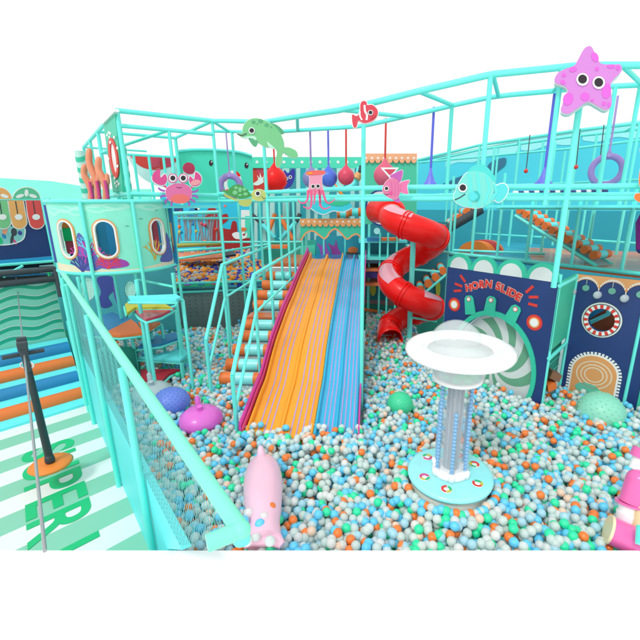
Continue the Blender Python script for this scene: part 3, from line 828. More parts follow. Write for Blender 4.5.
def curved(name, m_, loop, holes, r1, r2, dens=60):
    # tessellate in (angle, z), split by strips so that it curves
    mb = MB()
    a0 = min(p[0] for p in loop); a1 = max(p[0] for p in loop); n = max(2, int((a1-a0)/(AB-AA)*dens))
    bm = bmesh.new()
    loops = [loop]+list(holes); flat = [V((p[0], p[1], 0)) for l in loops for p in l]
    tri = geometry.tessellate_polygon([[V((p[0], p[1], 0)) for p in l] for l in loops])
    vs = [bm.verts.new(p) for p in flat]
    for f in tri:
        try: bm.faces.new([vs[i] for i in f])
        except ValueError: pass
    for k in range(1, n):
        x = a0+(a1-a0)*k/n
        bmesh.ops.bisect_plane(bm, geom=bm.verts[:]+bm.edges[:]+bm.faces[:], plane_co=(x, 0, 0), plane_no=(1, 0, 0))
    ret = bmesh.ops.extrude_face_region(bm, geom=bm.faces[:])
    for e_ in ret['geom']:
        if isinstance(e_, bmesh.types.BMVert): e_.co.z = 1
    bm.verts.index_update(); 
    vv = [bay(v.co.x, r1+(r2-r1)*v.co.z, v.co.y) for v in bm.verts]; ff = [[v.index for v in f.verts] for f in bm.faces]; bm.free()
    mb.add(vv, ff, False); return mb.build(name, m_, t)
def wavy(a0, a1, f, n=40): return [(a0+(a1-a0)*k/n, f(a0+(a1-a0)*k/n)) for k in range(n+1)]
cut_ = [AA]+[(wins[i]+wins[i+1])/2 for i in range(3)]+[AB]
for i in range(4): curved('panel', mat('bay mint print', '#8aeed4', .4, var=.16, scale=2.5), [(cut_[i], zb0), (cut_[i+1], zb0), (cut_[i+1], zb1), (cut_[i], zb1)], [win_outline(wins[i])], br_-.02, br_, 120)
for a_ in wins:
    curved('window_frame', white, win_outline(a_, .022), [win_outline(a_)], br_-.03, br_+.022, 240)
    curved('window_rim', peach, win_outline(a_, .042), [win_outline(a_, .022)], br_+.0, br_+.018, 240)
# reef print layers (thin vinyl prints)
def layer(name, m_, lp, k, holes=True):
    hs = []
    curved(name, m_, lp, hs, br_+.001+.0015*(k-1), br_+.001+.0015*k, 80)
r2 = math.radians
W2_ = wins[3]
layer('sand', sand, [(AA, zb0+.01), (AB, zb0+.01)]+wavy(AB, AA, lambda a: zb0+.09+.045*math.cos((a-W2_)*2.4)), 1)
def reef(name, m_, a0, z0, size, ang, k, depth=4, wd=.02, seed=0, spread=.5):
    rr = random.Random(seed); mbr = []
    def grow(a, z, l, an, w_, dp):
        a2, z2 = a+l*math.cos(an)/br_, z+l*math.sin(an)
        mbr.append(stroke([(a, z), ((a+a2)/2+.01*rr.uniform(-1, 1), (z+z2)/2), (a2, z2)], [w_, w_*.9, w_*.75]))
        mbr.append([(a2+w_*.42*math.cos(x), z2+w_*.42*math.sin(x)) for x in [2*PI*j_/8 for j_ in range(8)]])
        if dp > 0:
            for sg in (-1, 1): grow(a2, z2, l*rr.uniform(.65, .85), an+sg*rr.uniform(.5, 1.1)*spread, w_*.78, dp-1)
    for q_ in ang: grow(a0, z0, size, q_, wd, depth)
    mb = MB()
    for lp in mbr:
        f = [bay(p_[0], br_+.001+.0012*k, p_[1]) for p_ in lp]; c_ = sum(f, V())/len(f); back = (V((bx, by, c_.z))-c_).normalized()*.003
        mb.prism(f, back)
    return mb.build(name, m_, t)
W0, W1, W2, W3 = wins
layer('rock', mat('reef indigo', '#5a63b4', .5, var=.3, scale=9), crom([(W0+.16, zb0+.08), (W0+.17, zb0+.42), (W0+.25, zb0+.60), (W0+.38, zb0+.42), (W1-.22, zb0+.34), (W1-.14, zb0+.08)], 4)[:], 2)
layer('rock', mat('reef purple', '#a33fae', .5, var=.3, scale=9), crom([(W1-.13, zb0+.08), (W1-.12, zb0+.24), (W1+.10, zb0+.22), (W1+.26, zb0+.17), (W1+.26, zb0+.09)], 4), 2)
layer('rock', mat('reef indigo', '#5a63b4', .5), crom([(W2+.0, zb0+.1), (W2+.05, zb0+.22), (W2+.18, zb0+.34), (W2+.26, zb0+.55), (W2+.36, zb0+.40), (W2+.42, zb0+.1)], 4), 2)
up_ = (1.2, 1.6, 2.0)
for k in range(7):
    z_ = (zb0+.86+.035*k) if k < 4 else zb0+.80+.03*k; a0_ = AA+.5+.31*k; a1_ = a0_+.9+.12*k
    layer('wave_print', mat('pale wave', '#a8f4de', .5), [(a0_+(a1_-a0_)*j_/24, z_+.03*math.sin(j_*.5+k)) for j_ in range(25)]+[(a0_+(a1_-a0_)*j_/24, z_+.018+.02*math.sin(j_*.13)+.03*math.sin(j_*.5+k)) for j_ in range(24, -1, -1)], .6)
reef('coral', mat('reef magenta', '#c236a6', .5), W0+.30, zb0+.12, .11, up_, 3, 4, .03, 1)
reef('coral', mat('reef sky', '#4fd2e4', .5), W0+.34, zb0+.34, .07, (1.4, 2.2), 4, 3, .024, 2)
reef('coral', mat('reef deep', '#3b4090', .5), W0+.20, zb0+.04, .09, (.9, 1.4, 1.9, 2.4), 5, 2, .04, 3, .3)
reef('coral', mat('reef red', '#e63848', .5), W1-.03, zb0+.07, .07, (.7, 1.2, 1.7, 2.3), 5, 4, .018, 4, .7)
reef('weed', mat('reef ochre', '#d9b548', .5), W2-.13, zb0+.14, .13, (1.3, 1.9), 3, 2, .03, 5, .4)
reef('coral', mat('reef red 2', '#c2223a', .5), W3-.06, zb0+.07, .09, (1.2, 1.6, 2.0), 5, 4, .02, 6, .5)
reef('coral', mat('reef blue', '#4d86c0', .5), W3-.16, zb0+.24, .09, (1.2, 1.8), 4, 3, .022, 7, .5)
for k, (a_, z_) in enumerate(((W2-.4, 2.36), (W1+.35, 2.2), (W2+.05, 2.42), (W1-.3, 2.34), (W2-.3, 2.30), (W2+.12, 1.74), (W2-.02, 1.78))):
    layer('fish', mat('print teal fish', '#62b8a4', .5), [(a_+.035*math.cos(x), z_+.010*math.sin(x)) for x in [2*PI*j/12 for j in range(12)]], 1)
for z, r in ((zb1+.0, .028), (zb0, .028)): MB().tube([bay(AA+(AB-AA)*k/48, br_+.01, z) for k in range(49)], r, 8).build('rail', aqua, t)
for px in (88, 137, 176):
    a_ = bay_ang(px); q = bay(a_, br_+.03); post(t, q, -.2, zb1, .026)
# left edge sleeves
q = P(47, 205, 6.6)
for i, (px, c_) in enumerate(((46.5, indigo), (51, indigo))):
    qq = P(px, 210, 6.5); MB().tube([at(qq, 1.6), at(qq, 2.5)], .03, 8).build('sleeve', c_, t)
    MB().tube([at(qq, 0.0), at(qq, 2.6)], .02, 8).build('post', aqua, t)
# inner wall glimpsed through the bay windows
t2 = thing('bay_inner_wall', 'blue and orange striped climbing wall seen through the portholes', 'climbing wall', (bx, by+.9, zb0))
iw = [('wall', mat('window blue', '#1f7fa8', .5), -3.3, 3.3)]
for k_, (m_, z_, h_) in enumerate(((orangev, 2.32, .16), (brightgreen, 2.06, .10), (crimson, 1.86, .10), (indigo, 1.64, .12))): MB().box((bx-.50+.03*k_, by-.36+.02*k_, z_), (.16, .05, 0), (-.01, .02, 0), (0, 0, h_)).build('climbing_hold', m_, t2)
MB().box((bx+.60, by+.42, 2.0), (.05, .18, 0), (.02, 0, 0), (0, 0, .48)).build('wall_strip', mat('window blue', '#2a7fb0', .5), t2)
for k, (x0, x1, m_) in enumerate(((-.75, -.62, orangev), (-.62, -.52, brightgreen), (-.52, -.40, crimson), (-.40, -.22, mat('window blue', '#2a7fb0', .5)), (-.22, -.1, bluev), (-.1, .0, salmon), (.0, .12, mat('window blue', '#2a7fb0', .5)), (.12, .2, aqua), (.2, .36, navy), (.36, .46, orangev), (.46, .56, steel), (.56, .66, crimson), (.66, .92, bluev))):
    MB().box((bx+(x0+x1)/2-.05, by+.22+.02*(k % 2), 2.0), ((x1-x0)/2, 0, 0), (0, .02, 0), (0, 0, .48)).build('wall_strip', m_, t2)

# ------------------------------------------------------------------ spiral of fan platforms below the bay
def fan(lbl, m_, z, pts, name='fan_platform', legs=()):
    P3 = [G(x, y, z) for x, y in pts]
    c = sum(P3, V())/len(P3); t = thing(name, lbl, 'platform', c)
    MB().prism(P3, (0, 0, -.035)).build('pad', m_, t)
    q = [p+(p-c).normalized()*.02-V((0, 0, .05)) for p in P3]
    MB().tube(q, .018, 8, closed=True).build('rim', aqua, t)
    for i in legs:
        MB().tube([q[i], (q[i].x, q[i].y, -.3)], .024, 8).build('leg', aqua, t)
fan('deep blue fan platform left of the orange one', bluev, .62, [(80, 322), (112, 312), (138, 322), (131, 334), (104, 335), (84, 332)], legs=(0, 3))
fan('orange fan platform in the middle of the climbing steps', orangev, .66, [(102, 334), (131, 319), (145, 330), (142, 333), (120, 335.5)], legs=(0, 3))
fan('small orange corner platform beside the tall post', orangev, .70, [(138, 322), (160, 322), (146, 332)], legs=(1,))
fan('crimson fan platform with a yellow back under the bay', crimson, 1.02, [(131, 307), (174, 308), (160, 315), (146, 319), (140, 315)], legs=(1, 3))
fan('mustard yellow pad behind the crimson fan platform', yolive, 1.06, [(125, 304), (133, 299), (158, 300), (171, 307), (135, 307), (127, 313)])
fan('pale aqua shelf platform just below the bay, highest of the steps', cyanv, 1.30, [(128, 296), (176, 294), (181, 297), (176, 299), (130, 299)], legs=(2,))
fan('blue fan platform low beside the right hand post', bluev, .42, [(138, 347), (150, 337), (176, 332), (178, 338), (160, 344)], legs=(2,))
fan('pale aqua fan platform above the crimson mat', cyanv, .24, [(138, 357), (160, 353), (184, 348), (187, 354), (180, 360)], legs=(2, 4))
fan('crimson mat lying at the foot of the climbing steps', mat('crimson floor', '#b92038', .5, var=.1), .06, [(140, 369), (180, 369), (168, 374), (160, 382), (142, 380)])
t = thing('bay_climbing_frame', 'aqua pipe frame holding the fan platforms under the porthole bay', 'climbing frame', G(151, 378, 0))
for (px, py) in ((84, 392), (151, 379), (184, 364), (147, 350), (100, 370), (127, 352)):
    q = G(px, py, 0); post(t, q, -.2, 1.5, .028)
for z, a_, b_ in ((.98, (151, 379), (184, 364)), (1.28, (147, 350), (184, 364))):
    MB().tube([at(G(*a_, 0), z), at(G(*b_, 0), z)], .022, 8).build('rail', aqua, t)
g1, g2, g3 = G(104, 389, 0), G(122, 382, 0), G(141, 371, 0)
t = thing('green_base_wall', 'dark sea green padded wall under the blue and orange fan platforms', 'padded wall', (g1+g2)/2)
MB().prism([at(g1, -.3), at(g2, -.3), at(g2, .54), at(g1, .54)], (-.03, .06, 0)).build('panel', mat('sea green pad', '#3aa894', .5, var=.1), t)
MB().prism([at(g2, -.3), at(g3, -.3), at(g3, .36), at(g2, .54)], (-.03, .06, 0)).build('panel', mat('sea green pad 2', '#2f9885', .5, var=.1), t)
for u_ in (.2, .45, .7, .92): MB().tube([at(g1+(g2-g1)*u_+V((.01, -.05, 0)), -.2), at(g1+(g2-g1)*u_+V((.01, -.05, 0)), .6)], .02, 8).build('post', aqua, t)
# wall behind the steps with net holes
a_, b_ = P(60, 300, 8.1), P(160, 300, 8.4); WP = Plane(a_, b_)
t = thing('bay_back_wall', 'blue green padded wall with round net openings behind the fan platforms', 'padded wall', at((a_+b_)/2, 0))
hs = [crom([(80, 282), (84, 278), (92, 279), (96, 286), (94, 296), (88, 301), (83, 298), (79, 291)], 4), ell(130, 290, 6, 9, 0, 20)]
slab(MB(), WP, [(56, 268), (128, 268), (175, 268), (176, 330), (177, 385), (52, 410)], 0, .04, hs).build('panel', mat('blue green pad', '#4bb3bd', .5, var=.12), t)
shape('wavy_print', indigo, t, WP, crom([(97, 278), (112, 277), (113, 290), (108, 297), (112, 305), (103, 308), (98, 301), (101, 292)], 4), .008, .006)
shape('wavy_print', mat('violet pad', '#6045b0', .5), t, WP, crom([(114, 277), (118, 290), (121, 312), (117, 304), (113, 290)], 4), .012, .006)
shape('lower_pad', mat('sea green pad', '#3aa894', .5, var=.1), t, WP, [(52, 330), (176, 330), (177, 384), (52, 409)], .012, .006)
mb = MB()
for hx0, hx1, hy0, hy1 in ((79, 97, 277, 302), (123, 137, 280, 300)):
    x = hx0
    while x < hx1: mb.tube([WP.at(x, hy0, -.05), WP.at(x, hy1, -.05)], .006, 4, cap=False); x += 1.6
    y = hy0
    while y < hy1: mb.tube([WP.at(hx0, y, -.05), WP.at(hx1, y, -.05)], .006, 4, cap=False); y += 1.6
mb.build('net', offw, t)

# ------------------------------------------------------------------ left tower with the striped arches
zL = 1.52
a_ = P(-30, 262, 8.2); b_ = P(53, 258, 8.2); 
AP = Plane(a_, at(a_, 0)+B1*-1)
t = thing('arcade_panel', 'navy panel with scalloped coloured tongues and a round splash window over the foam ramp', 'panel', AP.at(20, 258))
slab(MB(), AP, [(-25, 200), (41, 200), (52, 256), (-25, 262)], 0, .05).build('panel', navy, t)
shape('splash_window', mat('splash print', '#86cbc9', .5, var=.4, scale=6), t, AP, crom([(-10, 222), (10, 226), (25, 228), (24, 238), (16, 243), (2, 245), (-14, 243)], 4), .01, .008)
for x_, y_, rx_, ry_, c_ in ((5, 230, 5, 2.5, salmon), (14, 232, 4, 3, slate), (20, 233, 2.4, 2, indigo), (12, 239, 5, 1.6, slate), (4, 236, 3, 1.8, bluev), (15, 242, 3, 1.2, hotpink), (1, 241, 4, 1.5, brightgreen)): shape('splash_print', c_, t, AP, ell(x_, y_, rx_, ry_, 20*rx_), .013, .003)
shape('splash_border', white, t, AP, stroke(crom([(25, 228), (24, 238), (16, 243), (2, 245), (-14, 243)], 5, False), 1), .014, .008)
def tongue(x, c_, lean=3.4):
    pts = [(x, 200.5), (x+14.5, 200.5), (x+14.5+lean, 221)]+[(x+lean*1.1+7.2+7.2*math.cos(q), 222+6.5*math.sin(q)) for q in [PI*k/10 for k in range(11)]]+[(x+lean*.6, 216)]
    shape('tongue_border', white, t, AP, offset(pts, 1.0), .026, .012); shape('tongue', c_, t, AP, pts, .032, .006)
    shape('spoon', slate, t, AP, stroke([(x+7, 201), (x+9.5, 216)], 1), .036, .003)
    shape('spoon', white, t, AP, ell(x+10.2, 217, 3.9, 2.9), .040, .004)
for x, c_ in ((-24, redp), (-7.5, green), (8.5, mat('tongue orange', '#efaf66', .5)), (26, mat('tongue red', '#e8514f', .5))): tongue(x, c_)
for cx_, c_ in ((-2, mat('tongue orange', '#efaf66', .5)), (26.5, mat('arch green', '#5fc79a', .5)), (-31, redp)):
    pts = ell(cx_, 200, 13.6, 12.5, 0, 20, 180, 360)
    shape('arch', white, t, AP, offset(pts, .9), .026, .03); shape('arch', c_, t, AP, pts, .032, .006)
    for q in (-6.5, 0, 6.5): shape('splash', white, t, AP, ell(cx_+q, 196-(3 if q == 0 else 0), 4.2 if q else 2.0, 1.7 if q else 3.6, q*2.5), .036, .004)
MB().tube([AP.at(-25, 199.6, .02), AP.at(41, 199.6, .02)], .015, 8).build('rail', aqua, t)
t = thing('sky_platform', 'sky blue platform edge under the navy arcade panel', 'platform', AP.at(20, 262))
slab(MB(), AP, [(-25, 262), (52, 256.5), (54, 261), (-25, 267)], .03, 2.0).build('floor', mat('sky vinyl', '#2aa3dc', .5), t)
MB().tube([AP.at(-25, 267, .08), AP.at(54, 261, .08)], .03, 8).build('rail', aqua, t)
MB().tube([AP.at(3, 277, .1), AP.at(23, 265.5, .1)], .026, 8).build('brace', aqua, t)
for px in (42, 46, 54): 
    q = AP.at(px, 200, .05); post(t, q, -.7, q.z, .03)
# ball wall panel glimpsed below: dark opening
t = thing('dark_opening', 'dark opening with dotted netting between the ramp and the arcade platform', 'opening panel', AP.at(20, 278))
slab(MB(), AP, [(-25, 268), (54, 262), (58, 285), (-25, 292)], -.5, .03).build('backing', mat('dark backing', '#1c2428', .8), t)
mb = MB()
for k in range(50): mb.sphere(AP.at(-20+1.55*k, 277-.07*k, -.42), .026, 8, 5)
mb.build('dots', bluev, t)
mb = MB()
for i in range(4):
    for k in range(14): mb.sphere(AP.at(40+1.2*k, 266+2.2*i-.07*k, -.40), .018, 6, 4)
mb.build('dots', offw, t)
mb = MB().tube([AP.at(-20, 272, -.38), AP.at(40, 268, -.38)], .018, 6); mb.build('rope', offw, t)

# back pieces on the ramp's right edge
t = thing('ramp_side_post', 'thin side posts with pads between the foam ramp and the bay', 'post', at(rp(75, 330), -.7))
for px in (72, 79): 
    q = rp(px, 330); post(t, at(q, 0)+N1*-.1, -.7, 1.55, .022)
q = rp(64, 330); MB().tube([at(q, .3)+N1*.05, at(q, 1.2)+N1*.05], .03, 8).build('sleeve', brightgreen, t)
# ------------------------------------------------------------------ horn slide panel
HPn = Plane(HP0, HP1)
t = thing('horn_slide_panel', 'navy panel reading HORN SLIDE over a big round green striped opening', 'panel', (HP0+HP1)/2)
hx = (HP1-HP0).normalized(); hw_ = (HP1-HP0).length
tl, tr = HPn.at(447.6, 267), HPn.at(557.5, 282.5); zt_h = (tl.z+tr.z)/2
print('horn', tl, tr, hw_)
def hl(u, z, l=0): return at(HP0+hx*u, z)+HPn.n*l         # panel coordinates in metres
def hq(px, py): q = HPn.at(px, py)-HP0; return (q.dot(hx), q.z)
def hshape(name, m_, pts, l, th=.003, holes=(), par=None): return MB().prism([hl(u, z, l) for u, z in pts], -HPn.n*th, [[hl(u, z, l) for u, z in h] for h in holes]).build(name, m_, par or t)
cu, cz = hq(490, 366); ru = abs(hq(537, 366)[0]-cu)
ru = ru*1.0; rz = hq(484, 309.5)[1]-cz; rz = abs(rz)
print('horn circle', cu, cz, ru, rz)
holec = [(cu+ru*.93*math.cos(2*PI*k/48), cz+rz*.93*math.sin(2*PI*k/48)) for k in range(48)]
holec = [(u, max(z, -.16)) for u, z in holec]
outl = [(0, -.3), (hw_, -.3), (hw_, zt_h), (0, zt_h)]
hshape('panel', navy, outl, 0, .06, [holec])
rim = [(cu+ru*1.02*math.cos(2*PI*k/48), max(-.17, cz+rz*1.02*math.sin(2*PI*k/48))) for k in range(48)]
hshape('rim', teal, rim, .02, .04, [holec])
# bowl with swirling stripes
bowl = hshape('bowl', offw, holec, -.10, .02)
def swirl(k):
    a0 = -1.2+k*.62; o1 = []; o2 = []
    for j in range(15):
        r = .12+.82*j/14; a_ = a0+1.15*r
        o1.append((cu+ru*.93*r*math.cos(a_), max(-.155, cz+rz*.93*r*math.sin(a_)))); a_ += .30
        o2.append((cu+ru*.93*r*math.cos(a_), max(-.155, cz+rz*.93*r*math.sin(a_))))
    return o1+o2[::-1]
for k in range(10): hshape('swirl_stripe', mat('horn stripe', '#6fb08f', .5, var=.05), swirl(k), -.095, .004)
# eye tabs
for (px, py, rot) in ((470, 300, -12), (492, 301, 4), (516, 310, 22)):
    u, z = hq(px, py); r = math.radians(-rot); ca, sa_ = math.cos(r), math.sin(r)
    s_ = .085
    T = lambda pts: [(u+(x*ca-y*sa_)*s_, z+(x*sa_+y*ca)*s_) for x, y in pts]
    tb_ = hshape('tab', teal, T([(-1.05, -2.5), (1.05, -2.5), (.85, .35), (.45, .8), (-.45, .8), (-.85, .35)]), .028, .02)
    hshape('tab_dot', redp, T([(.40*math.cos(q), .2+.40*math.sin(q)) for q in [2*PI*j/18 for j in range(18)]]), .032, .004, par=tb_)
    hshape('tab_dot', white, T([(.30*math.cos(q), .2+.30*math.sin(q)) for q in [2*PI*j/18 for j in range(18)]]), .036, .004, par=tb_)
for px, py in ((454.5, 304.5), (534.5, 322.5)):
    u, z = hq(px, py); r0_ = .105
    for rr, m_, l in ((1, redp, .006), (.68, peach, .010), (.5, white, .014)):
        hshape('target', m_, [(u+r0_*rr*math.cos(q), z+r0_*rr*math.sin(q)) for q in [2*PI*j/28 for j in range(28)]], l, .004)
for pts in (((460.5, 275), (465.5, 282)), ((455, 283.5), (462.5, 286.5)), ((454, 291), (461.5, 290.5)), ((533.5, 286), (526, 292.5)), ((538.5, 297), (529, 297)), ((537.5, 306), (528.5, 303.5))):
    (a0, b0), (a1, b1) = [hq(*p_) for p_ in pts]; hshape('ray_mark', redp, stroke([(a0, b0), (a1, b1)], .036), .006, .004)
word = 'HORN SLIDE'
pos = [(468.8, 288), (475.2, 285.8), (482, 284.5), (488.8, 284.2), None, (498.5, 286.5), (503.5, 289), (508, 291.2), (512.8, 293.6), (518.5, 297.2)]
rots = [16, 10, 5, 0, 0, -6, -11, -13, -16, -20]
for ch, p_, r in zip(word, pos, rots):
    if p_ is None: continue
    u, z = hq(*p_); r = math.radians(r)
    xd = hx*math.cos(r)+V((0, 0, math.sin(r))); yd = -hx*math.sin(r)+V((0, 0, math.cos(r)))
    text_mesh(ch, mat('lettering border', '#f3d9d2', .5), t, hl(u, z, .005), xd, yd, HPn.n, .14, bold=.085, th=.003, wide=1.05, name='lettering_border')
    text_mesh(ch, redp, t, hl(u, z, .009), xd, yd, HPn.n, .14, bold=.05, th=.003, wide=1.05)
# arches on top
na = 4; aw = hw_/na
for k in range(na):
    c = aw*(k+.5); o1 = [(c+aw*.52*math.cos(PI*j/18), zt_h+aw*.52*math.sin(PI*j/18)) for j in range(19)]; o2 = [(c+aw*.38*math.cos(PI*j/18), zt_h+aw*.4*math.sin(PI*j/18)) for j in range(19)]
    ar_ = MB().prism([hl(u, z, -.005+.0005*k) for u, z in o1], -HPn.n*.04).build('arch', teal, t); hshape('arch_infill', offw, o2, .004, .006, par=ar_)
for u in (0, hw_): MB().tube([hl(u, -.3, -.03), hl(u, zt_h+(.1 if u else 0), -.03)], .022, 8).build('edge_pipe', aqua, t)

# green side return between the panels
GP0 = HP1+hx*.02; GP1 = V(PP0)
t = thing('side_return_panel', 'jade green return panel joining the horn slide panel and the porthole door panel', 'panel', (GP0+GP1)/2+V((0, 0, .75)))
MB().prism([at(GP0, .72), at(GP1, .72), at(GP1, 1.6), at(GP0, 1.6)], (.0, .04, 0)).build('panel', mat('jade panel', '#45c9a4', .5), t)
for z in (1.56, .62): MB().tube([at(GP0, z), at(GP1, z)], .026, 8).build('rail', aqua, t)
MB().prism([at(GP0, -.3)+V((.0, .12, 0)), at(GP1, -.3)+V((.0, .12, 0)), at(GP1, .72)+V((.0, .12, 0)), at(GP0, .72)+V((.0, .12, 0))], (0, .03, 0)).build('net_backing', mat('net green', '#1f9c88', .7, var=.15), t)
for z in (.1, .25, .4, .55): MB().tube([at(GP0, z)+V((.0, .11, 0)), at(GP1, z)+V((.0, .11, 0))], .006, 5).build('net_cord', aqua, t)
q = at(GP0*.6+GP1*.4+V((.0, .0, 0)), .02)
for i, (m_, a_) in enumerate(((orangev, .4), (mat('brown foam', '#8a6048', .6), -.5))):
    MB().box(at(q, .12+.15*i)+V((.03*i, .05, 0)), (.06, .03*a_, .05*a_), (0, .08, 0), (-.03*a_, 0, .05)).build('foam_block', m_, t)

# ------------------------------------------------------------------ porthole door panel
PPn = Plane(PP0, PP1); px_ = (PP1-PP0).normalized(); pw = (PP1-PP0).length*1.10
def ql_(u, z, l=0): return at(PP0+px_*u, z)+PPn.n*l
def qq_(px, py): q = PPn.at(px, py)-PP0; return (q.dot(px_), q.z)
zt_p = qq_(600, 276.5)[1]
pw = qq_(636, 345)[0]
t = thing('porthole_door_panel', 'navy panel with a red and white ringed porthole above an orange arched door print', 'panel', (PP0+PP1)/2)
def pshape(name, m_, pts, l, th=.003, holes=(), par=None): return MB().prism([ql_(u, z, l) for u, z in pts], -PPn.n*th, [[ql_(u, z, l) for u, z in h] for h in holes]).build(name, m_, par or t)
circ = lambda u, z, r, n=36, ry=None: [(u+r*math.cos(2*PI*j/n), z+(ry or r)*math.sin(2*PI*j/n)) for j in range(n)]
hu, hz = qq_(601.5, 320); rr = abs(qq_(623, 320)[0]-hu); rv = abs(qq_(601.5, 302)[1]-hz); print('porthole', hu, hz, rr, rv, zt_p, pw)
pshape('panel', navy, [(0, -.3), (pw, -.3), (pw, zt_p), (0, zt_p)], 0, .06, [circ(hu, hz, rr*.66, 36, rv*.66)])
pshape('porthole_frame', slate, circ(hu, hz, rr*1.02, 48, rv*1.02), .006, .004, [circ(hu, hz, rr*.66, 36, rv*.66)])
pshape('porthole_frame', offw, circ(hu, hz, rr*.99, 48, rv*.99), .012, .008, [circ(hu, hz, rr*.66, 36, rv*.66)])
pshape('porthole_frame', slate, circ(hu, hz, rr*.91, 48, rv*.91), .016, .003, [circ(hu, hz, rr*.66, 36, rv*.66)])
lb_ = pshape('lifebuoy', white, circ(hu, hz, rr*.87, 48, rv*.87), .026, .02, [circ(hu, hz, rr*.66, 36, rv*.66)])
for k in range(16):
    a0, a1 = 2*PI*k/16, 2*PI*(k+.5)/16; o = [(hu+rr*.87*math.cos(a_), hz+rv*.87*math.sin(a_)) for a_ in (a0, (a0+a1)/2, a1)]+[(hu+rr*.66*math.cos(a_), hz+rv*.66*math.sin(a_)) for a_ in (a1, (a0+a1)/2, a0)]
    pshape('lifebuoy_stripe', redp, o, .030, .003, par=lb_)
# scene behind the porthole
MB().prism([ql_(u, z, -.5) for u, z in ((0, .2), (pw, .2), (pw, 1.4), (0, 1.4))], -PPn.n*.02).build('inner_board', mat('brown orange board', '#b0562f', .5, var=.3, scale=5), t)
MB().tube([ql_(hu-.25, hz-.2, -.4), ql_(hu+.0, hz+.0, -.4), ql_(hu+.02, hz+.4, -.4)], .03, 8).build('inner_brace', cyanv, t)
MB().prism([ql_(u, z, -.45) for u, z in ((hu-.4, hz-.3), (hu-.05, hz+.05), (hu-.1, hz+.4), (hu-.4, hz+.4))], -PPn.n*.02).build('inner_board', bluev, t)
# top trim with bells
top = [(0, zt_p), (pw, zt_p)]; n_ = 3; cw = qq_(612, 290)[0]-qq_(586, 286)[0]; c0 = qq_(586.5, 285)[0]
prf = []
for k in range(0, 181):
    u = pw*(1-k/180); ph = (u-c0)/cw; f = ph-math.floor(ph+.5); z = zt_p-.055-.17*(1-math.sqrt(max(0, 1-(2*f)**2*.98)))
    prf.append((u, z))
pshape('orange_trim', peach, [(0, zt_p+.004), (pw, zt_p+.004)]+prf, .008, .006)
for k in range(0, 181, 4):
    u, z = prf[k]; pshape('trim_dash', white, stroke([(u, z+.008), (u, z+.035)], .012), .012, .003)
for k in range(3):
    u = c0+cw*k
    if u < pw: pshape('bell', mat('bell teal', '#6fb0a0', .4), circ(u, zt_p-.17, .042, 20), .014, .012); pshape('bell_cord', steel, stroke([(u, zt_p-.12), (u, zt_p-.05)], .012), .012, .004)
    u -= cw/2
    MB().sphere(ql_(u, zt_p-.24, .03), .058, 18, 12, (1, .5, .9)).build('ball_knob', mat('pearl grey', '#b8c4cc', .3), t)
# door print
du0, dz0 = qq_(571, 402); du1 = qq_(616, 402)[0]; du0 = qq_(567.5, 380)[0]; dtop = qq_(591, 355)[1]
cu_ = (du0+du1)/2+.0; hw2 = (du1-du0)/2*.86
arch = lambda g: [(cu_-hw2-g, -.25)]+[(cu_-(hw2+g)*math.cos(PI*j/24), dtop-hw2*.95+(hw2*.95+g)*math.sin(PI*j/24)) for j in range(25)]+[(cu_+hw2+g, -.25)]
pshape('door_border', white, arch(.022), .006, .004)
A_ = arch(.04)
for k in range(0, 44):
    # evenly spaced blocks along the arch
    L_ = [0]
    for i in range(1, len(A_)): L_.append(L_[-1]+math.dist(A_[i], A_[i-1]))
    s_ = L_[-1]*(k+.5)/44; i = max(j for j in range(len(L_)) if L_[j] <= s_); i = min(i, len(A_)-2); f = (s_-L_[i])/(L_[i+1]-L_[i])
    u, z = A_[i][0]+(A_[i+1][0]-A_[i][0])*f, A_[i][1]+(A_[i+1][1]-A_[i][1])*f
    tx, tz = A_[i+1][0]-A_[i][0], A_[i+1][1]-A_[i][1]; l = math.hypot(tx, tz)
    pshape('door_block', white, stroke([(u-tx/l*.014, z-tz/l*.014), (u+tx/l*.014, z+tz/l*.014)], .034), .0065, .003)
dr_ = pshape('door', peach, arch(0), .012, .005)
oz = dtop-hw2*1.02
for g in (.82, .62, .45): 
    pshape('door_ring', sand, circ(cu_, oz, hw2*g, 40, hw2*g*.92), .016, .003, [circ(cu_, oz, hw2*g-.016, 40, hw2*g*.92-.016)], par=dr_)
pshape('door_ring', mat('tiny teal', '#69c8b0', .5), circ(cu_-.05, .03, .15, 30, .08), .016, .003)
for u in (0, pw): MB().tube([ql_(u, -.3, .0), ql_(u, zt_p, .0)], .022, 8).build('edge_pipe', aqua, t)
# continuation to the right
t = thing('dotted_edge_panel', 'navy side panel with a white dotted teal strip beside the porthole door panel', 'panel', ql_(pw+.1, 0))
pshape('panel', navy, [(pw+.02, -.3), (pw+.14, -.3), (pw+.14, zt_p), (pw+.02, zt_p)], -.005, .05)
pshape('strip', teal, [(pw+.14, -.3), (pw+.26, -.3), (pw+.26, zt_p-.1), (pw+.14, zt_p-.1)], .01, .05)
for k in range(22): pshape('dot', white, circ(pw+.2, -.1+.062*k, .014, 8), .014, .004)
pshape('panel', mat('pale teal board', '#5fc3bf', .5), [(pw+.26, -.3), (pw+1.6, -.3), (pw+1.6, zt_p-.1), (pw+.26, zt_p-.1)], -.02, .05)

